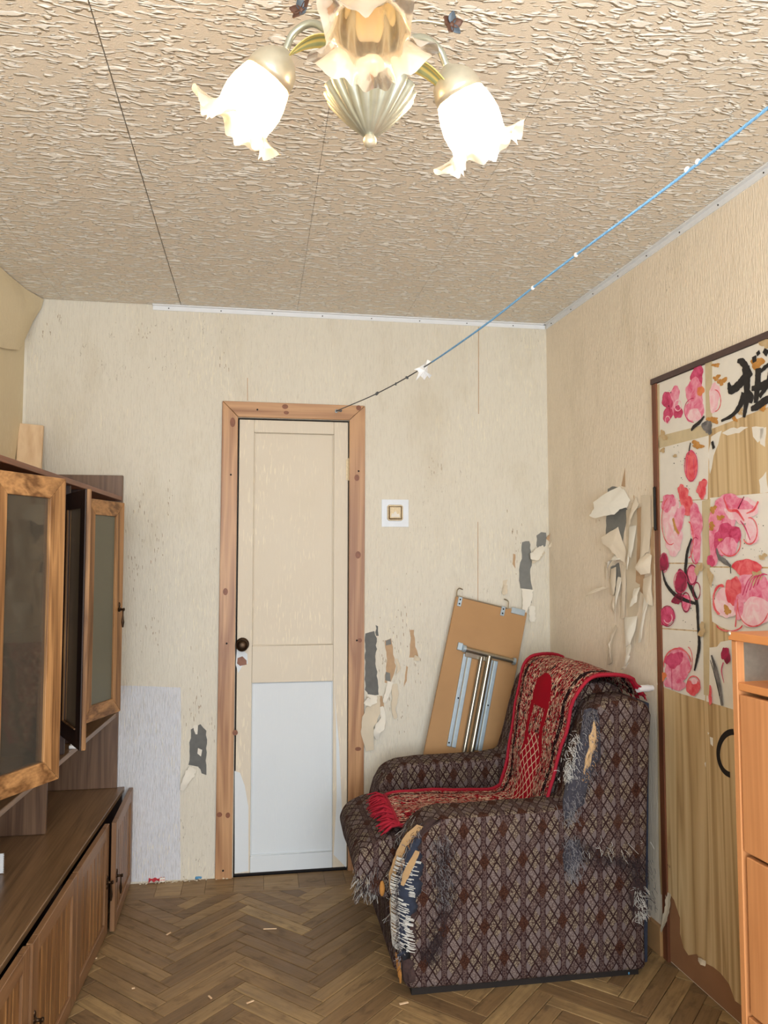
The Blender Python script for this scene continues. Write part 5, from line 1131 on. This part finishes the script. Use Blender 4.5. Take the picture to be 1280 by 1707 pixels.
# ------------------------------------------------------------------ light switch
sw = empty('light_switch', back(658, 856), 'square light switch with brass rim on a milky plate right of the door', 'light switch')
c_ = back(658.5, 855.5); h_ = .064
MB().box((c_.x - h_, WALL_Y - .003, c_.z - h_), (c_.x + h_, WALL_Y - .0002, c_.z + h_)).build('backing_plate', MAT_PLATE, sw, bevel=.006, bseg=3)
c_ = back(658, 855); h_ = .037
MB().prism([(c_.x + x * h_, WALL_Y - .003, c_.z + z * h_) for x, z in ((-1, -.8), (-.8, -1), (.8, -1), (1, -.8), (1, .8), (.8, 1), (-.8, 1), (-1, .8))], (0, -.010, 0)).build('switch_body', MAT_BRASS_L, sw, bevel=.002)
f_ = MB(); h_ = .029
f_.tube([(c_.x - h_, WALL_Y - .014, c_.z - h_), (c_.x + h_, WALL_Y - .014, c_.z - h_), (c_.x + h_, WALL_Y - .014, c_.z + h_), (c_.x - h_, WALL_Y - .014, c_.z + h_), (c_.x - h_, WALL_Y - .014, c_.z - h_)], .003, 6); f_.build('switch_rim', MAT_BRASS, sw)
MB().box((c_.x - .026, WALL_Y - .0165, c_.z - .026), (c_.x + .026, WALL_Y - .0131, c_.z + .026)).build('switch_rocker', MAT_BRASS_L, sw, bevel=.002)
pts = [(c_.x - .018 + .036 * k / 9, WALL_Y - .0168, c_.z - .018 + (.03 if k in (3, 4, 5) else .014) * random.uniform(.7, 1.2)) for k in range(10)]
MB().prism([(c_.x - .02, WALL_Y - .0168, c_.z - .02)] + [(c_.x + .02, WALL_Y - .0168, c_.z - .02)] + pts[::-1], (0, -.0004, 0)).build('worn_paint', MAT_SHEET, sw)

# ------------------------------------------------------------------ washing line from the door casing
X_A, Y_A = back(560, 687).x, WALL_Y - .018
def cordpt(x, y):
    n = Vector((1, .1615, 0)); return plane(x, y, n, (X_A, Y_A, 0))
P0 = back(560, 687, .03)
cps = [P0] + [cordpt(x, y) for x, y in ((628, 656), (705, 613), (800, 548), (880, 486), (960, 425), (1060, 351), (1150, 283), (1280, 180))]
dirv = (cps[-1] - cps[-2]).normalized(); end = cps[-1] + dirv * ((cps[-1].y + 1.28) / -dirv.y); cps.append(cps[-1].lerp(end, .5)); cps.append(end)
line = empty('washing_line', P0, 'blue cord washing line strung from the pine door casing across the ceiling', 'cord')
full = crv(cps, 120)
k0 = 26
MB().tube(full[:k0 + 1], .0021, 6).build('shaded_cord', MAT_CORD_SHADE, line, smooth='all')  # far stretch of the cord, shadow painted into its colour
tw = MB()
for ph in (0, 2.09, 4.19):
    pts = []; fine = crv(full[k0:], 700)
    for i, p in enumerate(fine):
        d = (fine[min(i + 1, 700)] - fine[max(i - 1, 0)]).normalized(); s_ = d.cross(Vector((0, 0, 1))).normalized(); u_ = s_.cross(d); a_ = ph + i * 1.1; pts.append(p + (s_ * math.cos(a_) + u_ * math.sin(a_)) * .0014)
    tw.tube(pts, .0017, 4, False)
tw.build('twisted_cord', MAT_CORD, line, smooth='all')
es = MB(); es.lathe([(0, 0), (.007, 0), (.007, .003), (.003, .004), (.0028, .014)], 10, frame(back(560, 687, .016), (0, -1, 0))); es.tube([back(560, 687, .03) + Vector((.006 * math.cos(k * .7), 0, .006 * math.sin(k * .7))) for k in range(10)], .002, 6); es.build('screw_eye', MAT_ZINC, line, smooth=True)
for (x, y, r_, m_) in ((628, 656, .007, MAT_CORD_SHADE), (660, 640, .004, MAT_CORD_SHADE), (678, 629, .005, MAT_CORD_SHADE), (569, 685, .006, MAT_CORD_SHADE), (566, 684, .005, MAT_CORD_SHADE)):
    p = cordpt(x, y); kb = MB()
    for a_ in range(3): kb.ball(p + Vector((random.uniform(-.003, .003), 0, random.uniform(-.003, .003))), r_ * .8, 8)
    kb.build('knot', m_, line, smooth='all')
for (x, y) in ((960, 425), (1145, 283), (1163, 270), (888, 480)): MB().ball(cordpt(x, y), (.005, .006, .0055), 8).build('knot', MAT_WHITE, line, smooth='all')
# torn scrap of white plastic bag hanging on the line
pp = [(690, 616), (697, 614), (707, 607), (712, 600), (717, 603), (712, 612), (713, 622), (718, 627), (716, 630), (711, 627), (708, 632), (704, 630), (701, 626), (694, 633), (697, 622), (694, 619)]
pl = [cordpt(x, y) for x, y in pp]; yb_ = sum(p.y for p in pl) / len(pl); cc = cordpt(705, 616); pl = [plane(x, y, (0, 1, 0), (0, cc.y - .006, 0)) for x, y in pp]
sb = MB(); cmid = sum(pl, Vector()) / len(pl); pl = [p + Vector((0, random.uniform(-.012, .012), 0)) for p in pl]; n_ = len(pl)
sb.add(pl + [cmid + Vector((0, -.015, 0))], [(i, (i + 1) % n_, n_) for i in range(n_)])
tag(sb.build('plastic_scrap', MAT_WHITE, thick=.0008), 'torn scrap of white plastic caught on the washing line', 'scrap')

# ------------------------------------------------------------------ litter on the floor
def bit(name, x, y, size, m, label, rz=0.0, hz=.006):
    p = onZ(x, y, .0015); M = Rz(rz, p); return MB().box((-size[0] / 2, -size[1] / 2, 0), (size[0] / 2, size[1] / 2, hz), M), p
def litter(name, x, y, size, m, label, cat, rz=0.0, hz=.005):
    b_, p = bit(name, x, y, size, m, label, rz, hz); o = b_.build(name, m, None, bevel=min(size[0], size[1], hz) * .2, bseg=1); return tag(o, label, cat)
P_RED = plain('red_wrapper', C(196, 60, 70), 0.4, var=0.3, scale=60); P_BLUE = plain('blue_foil', C(90, 150, 190), 0.3, var=0.3)
wp = onZ(262, 1470, 0.001); wr2 = empty('candy_wrapper', (wp.x, wp.y, 0), 'crumpled red and white wrapper on the floor against the back wall', 'wrapper')
wpb = MB()
for i in range(7):
    for j in range(4): wpb.v.append(Vector((wp.x - .035 + i * .0115, wp.y - .016 + j * .009, .003 + .013 * abs(math.sin(i * 1.7 + j)) + .004 * j)))
wpb.f = [(i * 4 + j, i * 4 + j + 1, (i + 1) * 4 + j + 1, (i + 1) * 4 + j) for i in range(6) for j in range(3)]; wpb.build('wrapper_foil', P_RED, wr2, thick=.0008)
MB().prism([(wp.x + .012, wp.y - .017, .006), (wp.x + .034, wp.y - .017, .006), (wp.x + .034, wp.y - .012, .022), (wp.x + .012, wp.y - .012, .022)], (0, .001, 0)).build('white_print', MAT_SHEET, wr2)
litter('foil_scrap', 331, 1465, (.03, .012), P_BLUE, 'small blue foil scrap under the torn patch by the door', 'scrap', .2, .012)
litter('foil_scrap', 1048, 1622, (.022, .014), P_BLUE, 'small blue and white scrap behind the armchair foot', 'scrap', .6, .009)
for x, y, s_, rz, lab in ((281, 1557, (.022, .006), .9, 'pale crumb on the parquet right of the ajar base door'), (222, 1648, (.010, .007), .3, 'pale crumb furthest left on the bare parquet'), (417, 1671, (.026, .006), .5, 'pale splinter on the parquet at the bottom centre'), (350, 1663, (.020, .006), 2.1, 'thin splinter right of centre on the herringbone'), (160, 1598, (.008, .008), 0, 'white crumb beside the base cabinet foot'), (450, 1549, (.05, .003), -.1, 'long thin straw on the parquet in front of the door'), (673, 1673, (.03, .008), .2, 'pale fluff on the floor at the armchair corner')):
    litter('wood_splinter' if s_[0] > .012 else 'crumb', x, y, s_, MAT_RAWPINE, lab, 'litter', rz, .003)
dust = MB(); rg = random.Random(8)
for _ in range(60):
    x_ = rg.uniform(-.5, -.1); p = Vector((x_, WALL_Y - rg.uniform(.004, .02), .001)); s_ = rg.uniform(.002, .006); dust.ball(p + Vector((0, 0, s_ * .5)), (s_, s_ * .7, s_ * .6), 5)
tag(dust.build('plaster_crumbs', MAT_PAPERTAN), 'plaster crumbs along the foot of the back wall', 'crumbs', kind='stuff')
# ------------------------------------------------------------------ chandelier
H = Vector((.157, 1.094, 2.006)); RA = .195
lamp = empty('chandelier', (H.x, H.y, CEIL_Z), 'three-armed chandelier with frilled glass flower shades, two of them lit', 'chandelier')
def part(mb, name, m, par=lamp, **k): return mb.build(name, m, par, smooth='all', **k)
MH = Matrix.Translation(H)
def flute(th, i, r, z): 
    a = .12 if .02 < r else 0
    return r * (1 + a * abs(math.sin(th * 9)) ** .7 * min(1, r / .05)), z
part(MB().ball(H + Vector((0, 0, .010)), .0105, 14), 'finial', MAT_CHAMP)
part(MB().lathe([(.004, .016), (.012, .020), (.022, .030), (.035, .043), (.048, .060), (.058, .074), (.062, .083), (.058, .088), (.040, .082), (.02, .08)], 108, MH, flute), 'fluted_cup', MAT_SILVERG)
part(MB().lathe([(.016, .080), (.018, .11), (.026, .13), (.030, .15), (.024, .175), (.012, .19), (.011, .26), (.014, .30), (.010, .34), (.010, .46), (.020, .475), (.045, .49), (.058, .505), (.060, CEIL_Z - H.z - .001), (0, CEIL_Z - H.z - .001)], 28, MH), 'stem', MAT_CHAMP)
def leaf(base, out, up, L, W, curl, name='leaf'):
    out = Vector(out).normalized(); side = out.cross(Vector((0, 0, 1))).normalized(); n = 16; P = []; UVv = []; m_ = 4
    for i in range(n + 1):
        f = i / n; c_ = base + out * (L * f) + Vector((0, 0, up * f - curl * f * f)); w = W * math.sin(math.pi * min(1, .12 + .88 * f) ** .8) ** .7 if f < 1 else .0005
        for j in range(m_ + 1): s_ = j / m_ * 2 - 1; P.append(c_ + side * (w * s_) + Vector((0, 0, -abs(s_) ** 2 * w * .45))); UVv.append((j / m_, f))
    mb = MB(); mb.add(P, [(i * (m_ + 1) + j, i * (m_ + 1) + j + 1, (i + 1) * (m_ + 1) + j + 1, (i + 1) * (m_ + 1) + j) for i in range(n) for j in range(m_)]); mb.uv = UVv
    return part(mb, name, MAT_LEAF, thick=.0015)
def flower(c_, d, s_, wire):
    mb = MB().tube(crv(wire, 12), .0022, 6); part(mb, 'flower_wire', MAT_CHAMP)
    f = part(MB().ball(c_, s_ * .3, 8), 'flower', MAT_PETALB)
    M = frame(c_, d)
    for k in range(5):
        a = k * 2 * math.pi / 5 + .3; q = MB(); P = []
        for i in range(6):
            t_ = i / 5; w = s_ * .42 * math.sin(math.pi * (.1 + .85 * t_)); rr = s_ * t_
            for sg in (-1, 0, 1): P.append(M @ Vector((rr * math.cos(a) - sg * w * math.sin(a), rr * math.sin(a) + sg * w * math.cos(a), s_ * (.35 * t_ * t_ + (.12 if sg else 0)))))
        q.add(P, [(i * 3 + j, i * 3 + j + 1, (i + 1) * 3 + j + 1, (i + 1) * 3 + j) for i in range(5) for j in range(2)]); part(q, 'petal', MAT_PETAL if k % 2 else MAT_PETALB, f, thick=.0012)
def shade(tip, axis, bulbm, roll, lab):
    """glass flower from its socket tip along axis"""
    M = frame(tip, axis) @ Matrix.Rotation(roll, 4, 'Z')
    cup = part(MB().lathe([(.006, -.012), (.012, -.008), (.024, .0), (.034, .012), (.0385, .028), (.0385, .038), (.035, .038), (.030, .026)], 28, M), 'socket_cup', MAT_CHAMP)
    prof = [(.036, .034), (.0405, .048), (.0445, .064), (.0465, .080), (.0455, .095), (.0435, .106), (.0445, .114), (.0500, .121), (.0575, .126), (.0635, .129)]
    n = len(prof)
    def mod(th, i, r, z):
        f = i / (n - 1); g_ = max(0, (f - .62) / .38); fr = .5 + .5 * math.cos(5 * th); sharp = fr ** 1.8
        rib = 1 + .025 * math.sin(10 * th) * (1 - g_)
        return r * rib * (1 + g_ * (.34 * sharp - .16 * (1 - fr))) , z + g_ * (.012 * (1 - sharp) - .010 * sharp + .004 * math.sin(17 * th) * g_)
    seg = 100; mb = MB().lathe(prof, seg, M, mod); mb.uv = [(k / seg, i / (n - 1)) for i in range(n) for k in range(seg)]
    sh_ = mb.build('glass_shade', MAT_SHADE, lamp, smooth='all', label=lab)
    if bulbm is MAT_BULB_OFF:
        part(MB().lathe([(.0, .050), (.010, .050), (.0135, .046), (.0135, .024), (0, .024)], 18, M), 'empty_socket', MAT_BRONZE); return
    bm_ = MB().lathe([(.0, .026), (.013, .028), (.013, .044), (.016, .052), (.0225, .066), (.0235, .078), (.019, .090), (.010, .097), (0, .099)], 20, M)
    part(bm_, 'bulb', bulbm)
def armset(az, bulbm, roll, lab, tilt=30, dz=.0, rad=RA):
    o_ = Vector((math.cos(az), math.sin(az), 0)); tip = H + o_ * rad + Vector((0, 0, .172 + dz)); ax_ = (o_ * math.sin(R(tilt)) + Vector((0, 0, -math.cos(R(tilt))))).normalized()
    part(MB().tube(crv([H + Vector((0, 0, .135)) + o_ * .02, H + o_ * rad * .32 + Vector((0, 0, .17)), H + o_ * rad * .62 + Vector((0, 0, .212 + dz)), H + o_ * rad * .86 + Vector((0, 0, .205 + dz)), tip - ax_ * .008], 26), [.0058] * 27, 10), 'arm', MAT_SILVERG)
    shade(tip, ax_, bulbm, roll, lab)
    return o_
# camera looks along +Y: two arms reach back, one reaches towards the viewer
oL = armset(R(152), MAT_BULB_W, .35, 'lit shade glowing warm yellow', 38, 0, .145); oR = armset(R(20), MAT_BULB_C, 1.0, 'lit shade glowing cool white', 31, -.012, .142); oF = armset(R(-98), MAT_BULB_OFF, .1, 'unlit shade nearest the viewer', 9, -.038, .20)
for az, up_, L_, W_2, cu in ((165, .16, .11, .018, .14), (128, .19, .09, .014, .10), (18, .13, .15, .016, .16), (42, .17, .10, .014, .10), (-128, .20, .13, .016, .10), (-60, .20, .14, .018, .10)):
    a = R(az); leaf(H + Vector((.012 * math.cos(a), .012 * math.sin(a), .13)), (math.cos(a), math.sin(a), 0), up_, L_, W_2, cu)
for (x, y, d_, dr) in ((503, 18, 1.10, (-.5, -.7, .1)), (752, 42, 1.16, (.3, -.9, -.1)), (548, 2, 1.12, (.1, -.9, -.2))):
    c_ = CAM + ray(x, y) * d_; flower(c_, dr, .017, [H + Vector((0, 0, .16)), H.lerp(c_, .5) + Vector((0, 0, .10)), c_])
